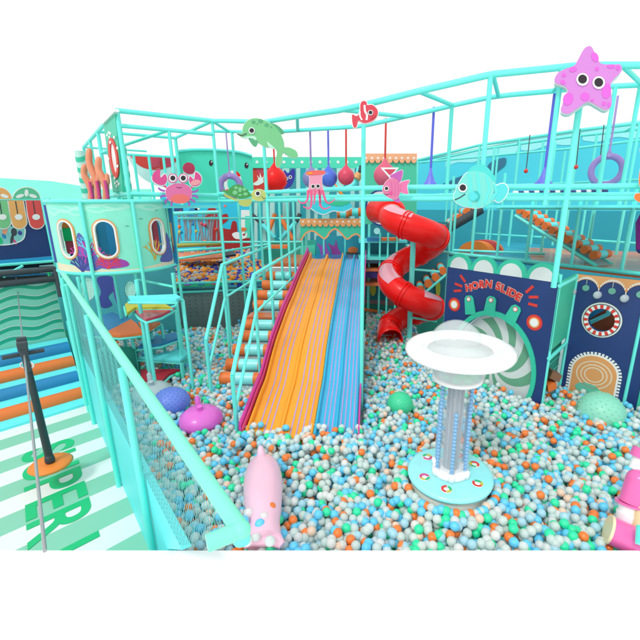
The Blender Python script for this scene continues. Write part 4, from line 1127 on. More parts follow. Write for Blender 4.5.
# ------------------------------------------------------------------ right floor level and frame behind the panels
zF = 1.62
f0, f1, f2 = G(449, 253, zF), G(556, 264.5, zF), G(640, 274, zF)
f3 = G(720, 283, zF)
t = thing('right_upper_floor', 'blue and orange vinyl floor of the right level above the navy panels', 'floor platform', at(f1, zF))
bk = V((1.4, 3.6, 0))
MB().prism([f0, f1-V((.0, 0, 0)), f1+bk*.9, f0+V((1.6, 3.2, 0))], (0, 0, -.06)).build('blue_floor', mat('blue floor 2', '#2b9ab8', .35, var=.1, coat=.3), t)
g_ = f0+(f1-f0)*.80
MB().prism([g_+V((.03, .02, .004)), f1+V((0, 0, .004)), f3+V((0, 0, .004)), f3+bk*.9+V((0, 0, .004)), g_+bk*.62+V((0, 0, .004))], (0, 0, -.06)).build('orange_floor', orangefloor, t)
MB().tube([f0, f1, f2, f3], .03, 10).build('edge_rail', aqua, t)
MB().tube([f0, f0+V((-.6, 1.6, 0))], .026, 10).build('edge_rail', aqua, t)
t = thing('right_rear_frame', 'aqua pipe frame standing behind the navy panels on the right', 'climbing frame', at(f1, 0))
for p, z0, z1 in ((f0+V((0, .02, 0)), -.2, 3.0), (f0+(f1-f0)*.25, zF, 2.6), (f0+(f1-f0)*.5, zF, 3.0), (f0+(f1-f0)*.76, zF, 2.6), (f1, zF, 3.2), (f1+(f2-f1)*.2, zF, 2.6), (f2*.8+f1*.2, zF, 2.7), (f0+(f1-f0)*.4+V((.5, 1.6, 0)), zF, 3.6), (f1+V((.6, 1.8, 0)), zF, 3.6), (f0+(f1-f0)*.2+V((.9, 2.8, 0)), zF, 3.6), (f1+V((1.4, 3.0, 0)), zF, 3.6), (f2+V((.2, 1.6, 0)), zF, 3.6), (f2+V((1.0, 3, 0)), zF, 3.6)):
    post(t, p, z0, z1, .024)
for z in (1.78,): MB().tube([at(f0+V((1.4, 3.0, 0)), z), at(f1+V((1.6, 3.0, 0)), z), at(f2+V((1.8, 2.6, 0)), z)], .024, 8).build('rail', aqua, t)
za = 2.46
r0_, r1_, r2_ = P(497, 206, 6.6), P(563, 208, 6.2), P(640, 209, 5.8)
MB().tube([at(p, za) for p in (r0_, r1_, r2_)], .028, 8).build('rail', aqua, t)
# upper far rails seen against the wall
t = thing('rear_upper_frame', 'distant aqua pipe cage in front of the blue sea wall', 'climbing frame', P(560, 200, 8.2))
tops = [(418, 160, 10.6), (480, 145, 9.3), (520, 139, 8.6), (580, 130, 7.8), (640, 123, 6.9), (700, 114, 6.3)]
mids = [P(x, y, d) for x, y, d in tops]
MB().tube(mids, .03, 8).build('rail', aqua, t); off = V((.25, .75, 0))
MB().tube([p+off for p in mids], .026, 8).build('rail', aqua, t)
MB().tube([at(p, 2.95)+off for p in mids], .02, 8).build('rail', aqua, t)
MB().tube([at(p, 3.55) for p in mids], .022, 8).build('rail', aqua, t)
for i, p in enumerate(mids):
    post(t, p, 1.6, p.z, .026); MB().tube([p, p+off], .02, 8).build('cross_rail', aqua, t)
    if i < len(mids)-1:
        post(t, (p+mids[i+1])/2+off, 1.6, p.z, .024)
for i, (px, y0, y1) in enumerate(((530, 135, 171), (580, 129, 167), (604, 125, 160))):
    a_ = P(px, y0, 6.8); 
    c = thing('pull_cord', 'thin dark cord with a red knob, %s of three in the upper right cage' % ('leftmost', 'middle one', 'rightmost')[i], 'cord', a_)
    b_ = P(px-4, y1, 6.8); MB().tube([a_, b_], .008, 6).build('cord', slate, c); MB().sphere(b_, .035, 12, 8).build('knob', redp, c)
# striped beam under the rail (white and navy pads)
t = thing('striped_pad_beam', 'row of white and navy pads on a beam under the front upper rail', 'padded beam', P(550, 194, 5.4))
for k in range(18):
    a_ = P(513+5.2*k, 193.6-.08*k, 5.6-.02*k); b_ = P(513+5.2*(k+1), 193.6-.08*k, 5.6-.02*k)
    MB().tube([a_, b_], .035, 10).build('pad', navy if k % 2 else white, t)

# roller stairs rising at the right and left of the rear area
def stairs_(lbl, p0, p1, n, wv, ends=.3, up=.05, R_=.085):
    t = thing('roller_climb', lbl, 'stairs', p0); d = (p1-p0)/n
    for k in range(n):
        c = p0+d*(k+.5)
        MB().tube([c, c+wv*.25], R_, 14).build('roller_end', orangev, t); MB().tube([c+wv*.25, c+wv*.75], R_-.004, 14).build('roller', cyanv, t); MB().tube([c+wv*.75, c+wv], R_, 14).build('roller_end', orangev, t)
    lo = V((0, 0, -.055-R_))
    MB().prism([p0+lo, p1+lo, p1+lo+wv, p0+lo+wv], (0, 0, -.04)).build('board', greystair, t)
    for w_ in (V((0, 0, 0)), wv): MB().tube([p0+lo+w_, p1+lo+w_], .03, 8).build('side_rail', aqua, t)
stairs_('orange and aqua roller climb slanting up to the left above the right orange floor', P(598, 258, 6.1), P(516, 209, 7.9), 11, V((.34, .19, 0)), R_=.066)
stairs_('orange roller climb slanting up to the right behind the red spiral slide', P(388, 275, 10.0), P(478, 203, 9.6), 13, V((.1, .8, 0)))
t = thing('slanted_dark_beam', 'dark grey slanted beam under the roller climb behind the spiral slide', 'beam', P(446, 232, 9.2))
MB().tube([P(444, 231, 9.2), P(482, 209, 9.0)], .10, 4).build('beam', slate, t)
stairs_('lower roller climb near the foot of the spiral slide', P(410, 300, 9.6), P(447, 268, 9.4), 5, V((.1, .8, 0)))
# orange and red padded tunnel
t = thing('padded_tunnel', 'orange padded half round tunnel with a dark red band on the right level', 'tunnel', P(478, 253, 8.0))
TD = V((.80, .60, 0)); TN = V((-.60, .80, 0))
def halfp(u0, u1, r, m_):
    c = P(462, 254.5, 7.9)+V((.22, 0, 0)); o = [c+TD*u0*1.0+V((r*math.cos(PI*j/18)*.95, -.1*math.cos(PI*j/18), r*math.sin(PI*j/18)*.85)) for j in range(19)]
    MB().prism(o, TD*(u1-u0)).build('pad', m_, t)
ov = mat('tunnel orange', '#e07a22', .5)
halfp(0, .18, .30, ov); halfp(.18, .36, .315, mat('tunnel red', '#b3242c', .5)); halfp(.36, .46, .30, ov)
# ------------------------------------------------------------------ flat marine figures
def front_dist(px, py, off):
    r = ray(px, py); aim = math.atan2(r.x, r.y); best = None
    for k in range(0, 1300):
        x = 100+.5*k; q = fpt(x, 0) if x >= 219 else B_+(C_-B_)*((x-125)/94.0); e_ = abs(math.atan2(q.x, q.y)-aim)
        if best is None or e_ < best[0]: best = (e_, math.hypot(q.x, q.y))
    return CAM+r*((best[1]-off)/math.hypot(r.x, r.y))
def figplane(px, py, d, yaw=0):
    c = P(px, py, d) if d > 0 else front_dist(px, py, -d); n = V((CAM.x-c.x, CAM.y-c.y, 0)).normalized(); a = math.radians(yaw)
    n = V((n.x*math.cos(a)-n.y*math.sin(a), n.x*math.sin(a)+n.y*math.cos(a), 0)); return Plane(c, n=n), c
def eye(t, pl, x, y, r, lift=.02, pup=None, m_=None):
    e_ = shape('eye', white, t, pl, ell(x, y, r, r*1.02), lift, .006)
    shape('pupil', black, e_, pl, ell(x+.0, y-.05*r, (pup or r*.64), (pup or r*.64)), lift+.004, .004)
def body(t, pl, pts, m_, name='body', lift=0, th=.04, border=.8, k=5, smooth=True):
    pp2 = crom(pts, k) if smooth else pts
    if border: shape(name+'_border', white, t, pl, offset(pp2, border), lift-.006, th)
    return shape(name, m_, t, pl, pp2, lift, .02)
# starfish
pl, c = figplane(590, 80, -.20, 0)
t = thing('starfish_sign', 'big orchid pink starfish cutout with two round eyes on the top rail', 'starfish figure', c)
star = [(589.5, 46), (593, 49), (598, 60), (603, 64), (614, 64.3), (620.5, 64.5), (621.5, 71), (613, 80), (610.5, 86), (612, 100), (610.5, 107), (605, 109.5), (598, 106), (588.5, 101.5), (579, 107), (570, 113), (564, 113), (561, 109), (565, 99), (568, 91), (565, 86), (556, 83), (555, 78), (559, 72), (566, 68.5), (574, 65.5), (578, 60), (584, 49)]
pp2 = crom(star, 3)
shape('body_back', offw, t, pl, [(x-1.0, y+1.2) for x, y in pp2], -.012, .12); shape('body', starpink, t, pl, pp2, 0, .015)
for x, y, rx, ry, ro in ((595, 57, 3.4, 5, -25), (568, 99, 5, 6.5, 20), (585, 96.5, 4.4, 4.2, 0), (606.5, 91, 4.6, 7.5, 10), (597, 68.7, 2, 2, 0), (564, 75, 2.1, 2, 0), (573, 69.5, 3.8, 2.4, -15), (611, 66.3, 4, 1.8, 0), (618, 68, 2.0, 2.4, 20), (604, 103.5, 2, 2, 0), (592.3, 100.2, 1.5, 1.3, 0), (563, 82, 2.6, 2, 20), (609, 105, 1.5, 2.6, 0)):
    shape('spot', orchid, t, pl, ell(x, y, rx, ry, ro), .004, .003)
eye(t, pl, 582.6, 79.3, 6.2, .010, 4.4); eye(t, pl, 598.8, 82.6, 6.2, .010, 4.4)
# crab
pl, c = figplane(179, 186, -.12)
t = thing('crab_sign', 'pink crab cutout with raised claws on the upper rail over the porthole bay', 'crab figure', c)
for x0, y0, x1, y1, x2, y2 in ((165, 191, 161, 190, 158, 187.5), (166, 196, 162, 196, 161, 198), (168, 199, 165.5, 201, 166.5, 204), (172, 201.5, 171.5, 204, 171.5, 206), (192, 192, 196, 191.5, 198.5, 189), (192, 196, 196, 196, 198, 198.5), (190, 199, 193.5, 200.5, 194.5, 203), (188, 201.5, 189.5, 204, 188.5, 206)):
    shape('leg', violet, t, pl, stroke(crom([(x0, y0), (x1, y1), (x2, y2)], 4, False), [2.0]*7+[1.4, .8]), -.004, .03)
shape('arm', hotpink, t, pl, stroke([(167, 188), (162, 184)], 2), -.008, .03); shape('arm', hotpink, t, pl, stroke([(190, 189), (195, 184)], 2), -.008, .03)
body(t, pl, [(153, 181), (152.5, 175), (156, 170.5), (160, 169.5), (160.5, 177.5), (165, 174), (167, 179), (165, 184), (160, 185)], hotpink, 'claw')
body(t, pl, [(190, 176), (194, 179.5), (195.5, 172), (200, 175), (201.5, 180), (199, 185), (193, 186), (189.5, 182)], hotpink, 'claw')
shape('claw_tint', mat('claw peach', '#f0a0a8', .5), t, pl, ell(195.5, 182.5, 5, 2.8, -10), .004, .003)
body(t, pl, crom([(166, 189), (171, 185), (179, 183.3), (187, 185), (191.5, 190), (191, 198), (186, 202), (179, 203), (171, 201.5), (166.5, 197)], 4), pink, border=.4, smooth=False)
shape('belly', mat('belly coral', '#ee6f6c', .5), t, pl, ell(180, 198.8, 9.4, 4.8, 0), .004, .003)
for x in (172.8, 183.2):
    shape('eye_ring', pink, t, pl, ell(x, 178.3, 4.9, 4.9), .010, .02); eye(t, pl, x, 178.2, 3.7, .014, 2.5)
shape('smile', black, t, pl, stroke([(176.5, 187.2), (179, 187.9), (181.7, 187.2)], .5), .004, .003)
# red shell waving above the crab
pl2, c2_ = figplane(188, 168, 6.9)
t = thing('shell_sign', 'small crimson shell cutout with white splashes just above the crab claw', 'shell figure', c2_)
for x, r in ((185.5, -20), (189, 5), (192.5, 25)): shape('splash', white, t, pl2, ell(x, 174.5, 1.6, 4.5, r), -.01, .02)
body(t, pl2, [(182.7, 168), (184, 164.5), (188, 162.3), (193, 164), (195, 168.5), (193.5, 173), (189, 174), (184.5, 172)], mat('crimson print', '#cc2f5a', .5, var=.1), border=0)
# dolphin
pl, c = figplane(263, 138, -.40)
t = thing('dolphin_sign', 'green leaping dolphin cutout mounted high on the top rail', 'dolphin figure', c)
shape('dorsal_fin', green3, t, pl, crom([(270, 123.5), (277, 125), (284, 131.5), (282.5, 134), (276, 132.5)], 4), -.003, .03)
shape('flipper', green3, t, pl, crom([(248.5, 138), (257.5, 141), (256, 146.5), (252.5, 145)], 4), .004, .02)
body(t, pl, [(237, 133.2), (242, 133), (243, 127), (247, 121), (254, 118.3), (262, 119.5), (271, 123.5), (279, 131), (283.5, 141), (284.5, 147), (289, 147.5), (296, 151), (297.5, 157), (291, 157.5), (283, 153), (281.5, 162), (278, 167.3), (275.5, 163), (277, 152), (274, 147.5), (266, 147), (259, 143), (253, 139), (243, 137.3)], green, border=.3)
shape('belly', mat('belly mint', '#b8ecd0', .5), t, pl, crom([(243, 137.2), (254, 136), (256.5, 140), (250, 139)], 3), .004, .003)
shape('belly', mat('belly mint', '#b8ecd0', .5), t, pl, crom([(267, 141.5), (271, 144.5), (275.5, 149), (269, 147)], 3), .004, .003)
for x, y, r in ((253.5, 122, 1.9), (260.5, 121, 2.4), (266.5, 125, 2.0), (257.2, 124, .8), (271, 127, .9)): shape('spot', green3, t, pl, ell(x, y, r, r*.85), .004, .003)
eye(t, pl, 251.7, 130.6, 3.2, .010, 2.3); shape('mouth', slate, t, pl, stroke(crom([(237.3, 133.5), (240, 135.2), (244, 134.8), (246.5, 133.2)], 3, False), .8), .006, .003)
# turtle
pl, c = figplane(243, 191, -.50)
t = thing('turtle_sign', 'green sea turtle cutout swimming over the upper rail', 'turtle figure', c)
shape('flipper', olive, t, pl, crom([(223.5, 193), (227, 194.5), (238, 200), (237, 201), (229, 198.5), (224, 195.5)], 3), -.006, .03)
body(t, pl, [(232, 194), (240, 199.5), (250, 198.8), (252, 201), (249, 206), (243, 206.3), (239, 204), (238.5, 200)], olive, 'flipper', border=0)
body(t, pl, [(251.3, 194), (254, 190.5), (259, 189.2), (264, 191), (266.3, 196), (264, 200), (258, 201), (252, 198.5)], mat('olive head', '#c3cc74', .5, var=.05), 'head', border=.3)
body(t, pl, [(221, 190), (227, 190.5), (231, 187), (236, 184.5), (241, 185), (246.5, 189), (251, 194.5), (251, 196.5), (243, 198.6), (235, 197.2), (228, 194.5)], green2, 'shell', border=0, lift=.008)
for x, y, rx, ry in ((236, 187.7, 1.9, 1.6), (240, 189.7, 1.9, 2.6), (235, 192.5, 2.5, 2.2), (244.3, 189.3, 1.9, 1.7), (245.5, 194, 2.4, 1.6), (240, 195, 2, 1)): shape('shell_plate', green, t, pl, ell(x, y, rx, ry), .012, .003)
eye(t, pl, 257.8, 193.6, 2.9, .010, 1.9); shape('smile', slate, t, pl, stroke([(262, 196.5), (263.5, 198.6), (265.5, 198)], .6), .004, .003)
# octopus
pl, c = figplane(317, 190, -.48)
t = thing('squid_sign', 'pink squid cutout with dangling tentacles on the upper rail near the slides', 'squid figure', c)
for pts in ([(308, 190), (307.5, 199), (304, 203), (299.5, 202), (298, 199)], [(311, 190), (311.5, 203), (309.5, 208), (305, 207.5), (303, 206)], [(315, 190), (314.5, 200), (314, 205)], [(318.5, 190), (320.5, 200), (319, 206)], [(320, 190), (320, 203), (323, 208.5), (328, 208), (330.5, 206)], [(322.5, 190), (325, 199), (328, 203), (332.5, 201.5), (335, 198.5)]):
    sm_ = crom(pts, 5, False); shape('tentacle', mat('tentacle pink', '#de5a88', .5, var=.08), t, pl, stroke(sm_, [2.6-1.9*i/(len(sm_)-1) for i in range(len(sm_))]), .006, .03)
body(t, pl, [(309.5, 177), (309.3, 186), (308, 192), (312, 195), (317, 193.5), (321, 195), (323.5, 192), (322.3, 186), (322, 177), (325, 172.5), (315.5, 171), (306, 173.5)], mat('squid pink', '#e394ae', .5, var=.05), border=.4)
shape('cap', mat('coral red', '#f0625c', .5), t, pl, crom([(305.8, 173), (309, 171.2), (317, 170.3), (325, 171), (324.5, 173.5), (316, 174.8), (308, 174.8)], 4), .006, .01)
shape('cap_tint', orange, t, pl, ell(309.8, 173.2, 3, 1.2), .010, .003)
eye(t, pl, 313, 186.4, 2.3, .010, 1.6); eye(t, pl, 318, 186.2, 2.3, .010, 1.6)
# red striped fish
pl, c = figplane(367, 113, -.2)
t = thing('red_fish_sign', 'small red white banded fish cutout on the top rail beside the tall front post', 'fish figure', c)
body(t, pl, [(352, 117), (352.5, 114.5), (357, 116), (360, 111.5), (360.5, 104), (363, 101), (366.5, 102), (367, 105), (372.5, 105), (377.5, 110), (377, 116), (372, 121), (364, 123), (358.5, 120.5), (356.5, 126.5), (354, 127.5), (352.5, 123)], mat('fish red', '#d23f50', .5, var=.05), border=.8)
shape('band', white, t, pl, stroke(crom([(364.5, 105), (365, 111), (367, 115), (366.5, 120)], 4, False), 1.9), .004, .003); shape('band', white, t, pl, stroke(crom([(359.8, 111), (360, 116), (362, 120)], 4, False), 1.5), .004, .003)
eye(t, pl, 370.5, 112.6, 2.6, .010, 1.9); shape('mouth', darkred, t, pl, stroke([(371, 119), (374, 118), (376, 115.6)], .6), .004, .003)
# pink striped fish
pl, c = figplane(394, 185, -.2)
t = thing('pink_fish_sign', 'pink angel fish cutout with a purple top fin on the upper rail', 'fish figure', c)
body(t, pl, [(390, 176), (395, 173), (402, 170), (402.5, 175), (400, 182), (394, 181)], mat('fin purple', '#bd5aae', .5, var=.06), 'fin', border=.4)
shape('fin', mat('fin purple', '#bd5aae', .5), t, pl, crom([(391, 197), (398, 196.5), (400, 202), (395, 201.5)], 3), -.004, .03)
body(t, pl, [(398, 185), (403, 181.5), (409.5, 180.5), (407, 186), (408, 193.5), (403, 193), (398.5, 190)], pink, 'tail', border=.5)
body(t, pl, [(382.5, 190), (385, 183), (390, 178.5), (396, 179), (400, 184), (400.5, 191), (397, 198.5), (391, 198.5), (385, 195)], mat('fish pink', '#d9749f', .5, var=.05), border=.3, lift=.006)
for x in (391, 394.5, 397.8): shape('stripe', mat('stripe rose', '#d567a6', .5), t, pl, stroke([(x, 181.5), (x+.8, 189), (x, 196)], .8), .010, .003)
shape('cheek', hotpink, t, pl, ell(391, 193, 1.7, 1.7), .011, .003); eye(t, pl, 386.5, 188.5, 2.4, .014, 1.7)
shape('smile', black, t, pl, stroke([(383.5, 193.5), (386, 195), (389, 194)], .5), .010, .003)
# teal fish
pl, c = figplane(480, 188, -.12)
t = thing('aqua_fish_sign', 'large pale aqua striped fish cutout on the upper rail right of the red slide', 'fish figure', c)
shape('fin', mat('fin aqua', '#4bd6cf', .5), t, pl, crom([(468, 172), (474, 165.5), (483, 164.5), (490, 170), (496, 180), (490, 182), (480, 174)], 4), -.003, .03)
shape('fin', mat('fin aqua', '#4bd6cf', .5), t, pl, crom([(474, 206), (484, 207), (487, 208.5), (492, 203), (490, 200)], 4), -.003, .03)
body(t, pl, [(494, 189), (499, 184.5), (504.5, 184), (508, 189), (505, 197), (499, 202), (494.5, 199)], mat('tail aqua', '#53d8da', .5), 'tail', border=.9)
body(t, pl, [(454, 195), (458.5, 184), (466, 173.5), (476, 171), (487, 174.5), (494.5, 184), (497, 189), (494, 199), (487, 205), (477, 208), (463, 206), (455, 201)], mat('fish aqua', '#74dcd1', .5, var=.04), border=.6)
for x0, x1, y0, y1 in ((469, 470, 173.5, 206), (477, 479, 172, 206.5), (486.5, 484.5, 175, 204), (494, 491, 184, 200)): shape('stripe', mat('stripe aqua', '#5fe6df', .5), t, pl, stroke(crom([(x0, y0), (x0+2.2, (y0+y1)/2), (x1, y1)], 4, False), 2.2), .004, .003)
shape('side_fin', mat('tail aqua', '#53d8da', .5), t, pl, ell(474, 196, 5.5, 5.0), .012, .008); shape('side_fin_shade', mat('fin dark', '#30b9b5', .5), t, pl, stroke(ell(474, 196, 5.0, 4.5, 0, 16, -80, 80), 1.6), .016, .003)
eye(t, pl, 462.8, 187.8, 4.4, .010, 3.2); shape('mouth', black, t, pl, stroke([(454.8, 200), (460, 197.5), (465.3, 194)], .9), .004, .003)
# orange figure at the right edge
pl, c = figplane(640, 175, -.12)
t = thing('orange_coral_sign', 'orange red coral cutout at the right end of the upper rail', 'coral figure', c)
body(t, pl, [(640, 150), (644, 144), (653, 148), (655, 170), (657, 200), (643, 203), (635, 199), (635.5, 194), (642, 192), (639, 183), (640, 170), (643, 162)], orangev, border=.4)
shape('belly', red, t, pl, ell(645, 171, 3.5, 9), .004, .003)
t = thing('magenta_block_figure', 'dark magenta soft figure hanging at the right edge above the orange floor', 'hanging figure', P(640, 238, 5.5))
MB().tube([P(644, 215, 5.6), P(643, 222, 5.6), P(642, 250, 5.6)], [.05, .085, .07], 14).build('body', mat('deep magenta', '#b0229a', .5, var=.2, scale=20), t)
MB().tube([P(642, 250, 5.6), P(641.5, 253, 5.6)], [.07, .04], 14).build('foot', indigo, t)

# ------------------------------------------------------------------ swings and punch bags hanging from the top rails
def cone_swing(lbl, x0, y0, x1, y1, w_, d0, d1=None, yb=188):
    a_ = P(x0, y0, d0); b_ = P(x1, y1, d1 or d0); b_ = V((a_.x, a_.y, b_.z)); e_ = V((a_.x, a_.y, P(x1, yb, d0).z))
    t = thing('cone_swing', lbl, 'swing', a_); s_ = d0*DS/F
    MB().tube([a_, b_], .016, 8).build('strap', purple, t)
    h = b_.z-e_.z; MB().lathe((b_.x, b_.y, b_.z-h), [(.0, 0), (w_*s_, 0), (w_*s_*1.0, .012), (w_*s_*.55, h*.3), (w_*s_*.25, h*.65), (w_*s_*.12, h*1.0), (.0, h)], 28).build('seat', mat('blue violet seat', '#6f78e6', .4), t)
cone_swing('blue violet cone swing on a strap, leftmost, right of the spiral slide entrance', 434, 107, 429, 166, 9, 5.1, None, 186.5)
cone_swing('blue violet strap swing whose cone hangs behind the large aqua fish', 490, 97, 484, 165, 8, 4.75, None, 180)
cone_swing('blue violet cone swing on a strap left of the starfish', 555, 90, 545, 165, 10.5, 4.75, None, 184.5)
def ring_swing(lbl, x0, y0, cx_, cy_, rx, tr, d):
    a_ = P(x0, y0, d); c = P(cx_, cy_, d); s_ = d*DS/F; t = thing('ring_swing', lbl, 'swing', a_)
    n = V((CAM.x-c.x, CAM.y-c.y, 0)).normalized(); h = V((-n.y, n.x, 0)); R_ = rx*s_
    top = c+V((0, 0, R_)); MB().tube([a_, top+V((0, 0, R_*.35))], .012, 8).build('strap', mauve, t)
    MB().tube([c+h*R_*math.cos(2*PI*k/40)+V((0, 0, R_*math.sin(2*PI*k/40))) for k in range(40)], tr*s_, 12, closed=True).build('ring', mauve, t)
    MB().tube([top+V((0, 0, R_*.4)), top-V((0, 0, tr*s_*.3))], [tr*s_*.4, tr*s_*1.2], 10).build('knot', mauve, t)
ring_swing('large mauve ring swing hanging at the right below the starfish', 618, 96, 606.5, 170.5, 13.3, 3.1, 4.9)
ring_swing('smaller mauve ring swing hanging behind the turtle', 226, 133, 230.5, 186, 9.5, 3.0, 7.2)
def bag(lbl, x0, y0, cx_, cy_, r, d, m_, sm):
    a_ = P(x0, y0, d); c = P(cx_, cy_, d); c = V((a_.x, a_.y, c.z)); s_ = d*DS/F; R_ = r*s_; t = thing('punch_ball', lbl, 'punch ball', a_)
    MB().tube([a_, c+V((0, 0, R_*1.3))], .014, 8).build('strap', sm, t)
    MB().lathe(c, [(0, -R_)]+[(R_*math.sin(q), -R_*math.cos(q)) for q in [PI*j/14 for j in range(1, 11)]]+[(R_*.42, R_*.95), (R_*.2, R_*1.2), (.012, R_*1.4)], 26).build('ball', m_, t)
bag('grey violet punch ball partly behind the squid', 310, 129, 310, 178, 9, 6.1, mat('bag grey violet', '#8a86c0', .4), mauve)
bag('blue punch ball right of the squid', 328, 127, 329.5, 177, 9, 6.0, mat('bag blue', '#4b6fd8', .4), purple)
bag('rose red punch ball beside the blue one', 346, 126, 346, 175.5, 8.6, 5.9, mat('bag rose', '#d8405f', .4), redp)
bag('large rose punch ball in front of the jade entrance panel', 386, 118, 384, 174, 11.5, 5.6, mat('bag rose 2', '#d85a78', .4), redp)
bag('bright red punch ball behind the dolphin tail', 273, 135, 274.5, 179, 12, 6.6, red, redp)
# red and white sign on the rose punch ball
pl, c = figplane(388, 172, 5.2)
t = thing('triangle_sign', 'rose red triangle sign with a white border above the pink fish', 'sign', c)
shape('border', white, t, pl, [(380.5, 167.5), (399, 167.5), (390, 178.5)], 0, .02); shape('face', mat('bag rose', '#d8405f', .4), t, pl, [(384, 169.2), (396, 169.2), (390, 175.6)], .004, .003)

# ------------------------------------------------------------------ soft toys in the pit
def spiky(lbl, px, py, z, rpx, m_, sz=1.0):
    c = G(px, py, z); d = (c-CAM).dot(V((0, cT, -sT))); R_ = rpx*d/F; t = thing('nubbly_ball', lbl, 'massage ball', c-V((0, 0, R_)))
    n = 260; mb = MB().sphere(c, R_, 36, 24, (1, 1, sz))
    for k in range(n):
        zz = 1-2*(k+.5)/n; a_ = k*2.39996; q = V((math.sqrt(1-zz*zz)*math.cos(a_), math.sqrt(1-zz*zz)*math.sin(a_), zz*sz))
        mb.sphere(c+q*R_, R_*.035, 6, 4)
    mb.build('ball', m_, t); return c, R_
spiky('large periwinkle blue nubbly ball beside the magenta float', 171.5, 402, .06, 17.5, mat('periwinkle', '#6c8be6', .45), .82)
spiky('small bright green nubbly ball between the slide and the fountain tower', 400, 404, .05, 12.8, mat('ball jade', '#3fd39c', .45), .95)
spiky('pale green nubbly ball in front of the orange arched door', 600, 413, -.02, 22, mat('pale jade', '#8fdcc2', .45), .95)
def peg_float(lbl, px, py, R_, m_, z=.03):
    c = G(px, py, z); t = thing('peg_float', lbl, 'float toy', c-V((0, 0, .1)))
    MB().lathe(c, [(0, .5*R_), (.3*R_, .48*R_), (.65*R_, .36*R_), (.92*R_, .12*R_), (R_, -.1*R_), (.9*R_, -.4*R_), (0, -.6*R_)], 36).build('body', m_, t)
    MB().tube([c+V((-.02, .02, .3*R_)), c+V((-.03, .02, .95*R_)), c+V((-.03, .02, 1.04*R_))], [.037, .030, .012], 14).build('peg', m_, t)
    MB().tube([c+V((.02, -.12*R_, .2*R_)), c+V((.02, -.22*R_, .68*R_))], .034, 14).build('peg', m_, t)
peg_float('magenta peg topped float lying beside the periwinkle ball', 201, 417, .26, mat('orchid plastic', '#ee6fdc', .35, coat=.3))
peg_float('pale grey peg topped float behind the periwinkle ball', 153, 392, .27, mat('pale grey plastic', '#b3c7cb', .4))
# pale pink inflatable lying on the balls
a_ = G(263, 459, .12); e_ = G(264, 536, .05)
t = thing('pink_inflatable', 'long pale pink inflatable animal lying on the balls near the front', 'inflatable toy', (a_+e_)/2-V((0, 0, .1)))
ax = e_-a_; n = 24
pts = []; rad = []
for k in range(n+1):
    u = k/n; pts.append(a_+ax*(u*1.06-.0)+V((0, 0, .03*math.sin(u*PI))))
    rad.append(interp([(0, .015), (.02, .06), (.06, .10), (.12, .132), (.22, .158), (.35, .17), (.5, .166), (.7, .145), (.85, .125), (1, .135)], u))
MB().tube(pts, rad, 32).build('body', palepink, t)
MB().tube([a_+ax*.17+V((-.01, 0, .09)), a_+ax*.15+V((-.01, 0, .17)), a_+ax*.12+V((-.012, 0, .21)), a_+ax*.11+V((-.012, 0, .222))], [.06, .036, .026, .012], 16).build('fin', palepink, t)
def flip(sx): 
    c = a_+ax*1.0; MB().tube([c, c+V((sx*.10, -.03, .0)), c+V((sx*.15, -.07, -.02))], [.08, .06, .03], 12).build('tail_fin', palepink, t)
flip(-1); flip(1)
for i, (px, py, k) in enumerate(((244, 521, 2), (260, 524, 2), (271, 507, 4), (249, 513, 1), (255, 531, 1), (264, 517, 1), (256, 536, 0), (247, 541, 1), (270, 541, 0))):
    q = G(px, py, .17 if py < 530 else .12); o = bpy.data.objects.new('ball', protos[k]); C.objects.link(o); o.location = q
    tag(o, '%s plastic ball resting on the lower part of the pale pink inflatable' % BN[k], 'ball', '%s balls on the pink inflatable' % BN[k])
# pink and white toy at the right corner
t = thing('pink_pipe_toy', 'pink and white toy of stubby pipes and a drum at the right corner', 'pipe toy', G(632, 545, 0))
def T(a_, b_, r, m_, name): MB().tube([a_, b_], r, 28).build(name, m_, t)
hp = mat('bubblegum plastic', '#ee6db4', .35, coat=.3)
d1 = G(606, 523, .22); d2 = G(650, 552, .22)
d1 = G(610, 530, .05); d1.y = max(d1.y, YF+.17)
ax2 = V((.86, -.45, -.20)).normalized(); T(d1, d1+ax2*.36, .108, hp, 'drum'); T(d1-ax2*.02, d1, .114, mat('cream rim', '#f0e3bb', .4), 'rim')
v0 = P(620, 519, 3.25); 
T(P(626, 528, 3.3), P(628, 512, 3.3), .08, white_glow, 'connector')
T(P(628, 512, 3.3), P(628.5, 504, 3.3), .068, white_glow, 'connector')
T(P(631, 503, 3.3), P(638, 480, 3.3), .085, hp, 'elbow'); MB().sphere(P(638, 480, 3.3), .085, 24, 14).build('elbow_end', hp, t)
T(P(629, 504.5, 3.3), P(629.4, 502.5, 3.3), .10, hp, 'collar'); MB().tube([P(632, 504, 3.3), P(650, 516, 3.2)], .03, 10).build('tab', hp, t)
T(P(637, 470, 3.35), P(642, 456, 3.35), .06, white_glow, 'spout'); T(P(641, 459, 3.35), P(645, 450, 3.35), .085, hp, 'spout_cap')
T(P(643, 530, 3.2), P(644, 508, 3.25), .08, mat('cream pipe', '#ead9a8', .4), 'side_pipe')
t = thing('aqua_corner_tube', 'aqua tube standing at the lower right corner next to the pink toy', 'post', P(640, 545, 2.9))
T(P(645, 546, 2.95), P(646, 528, 3.0), .06, aqua, 'tube')
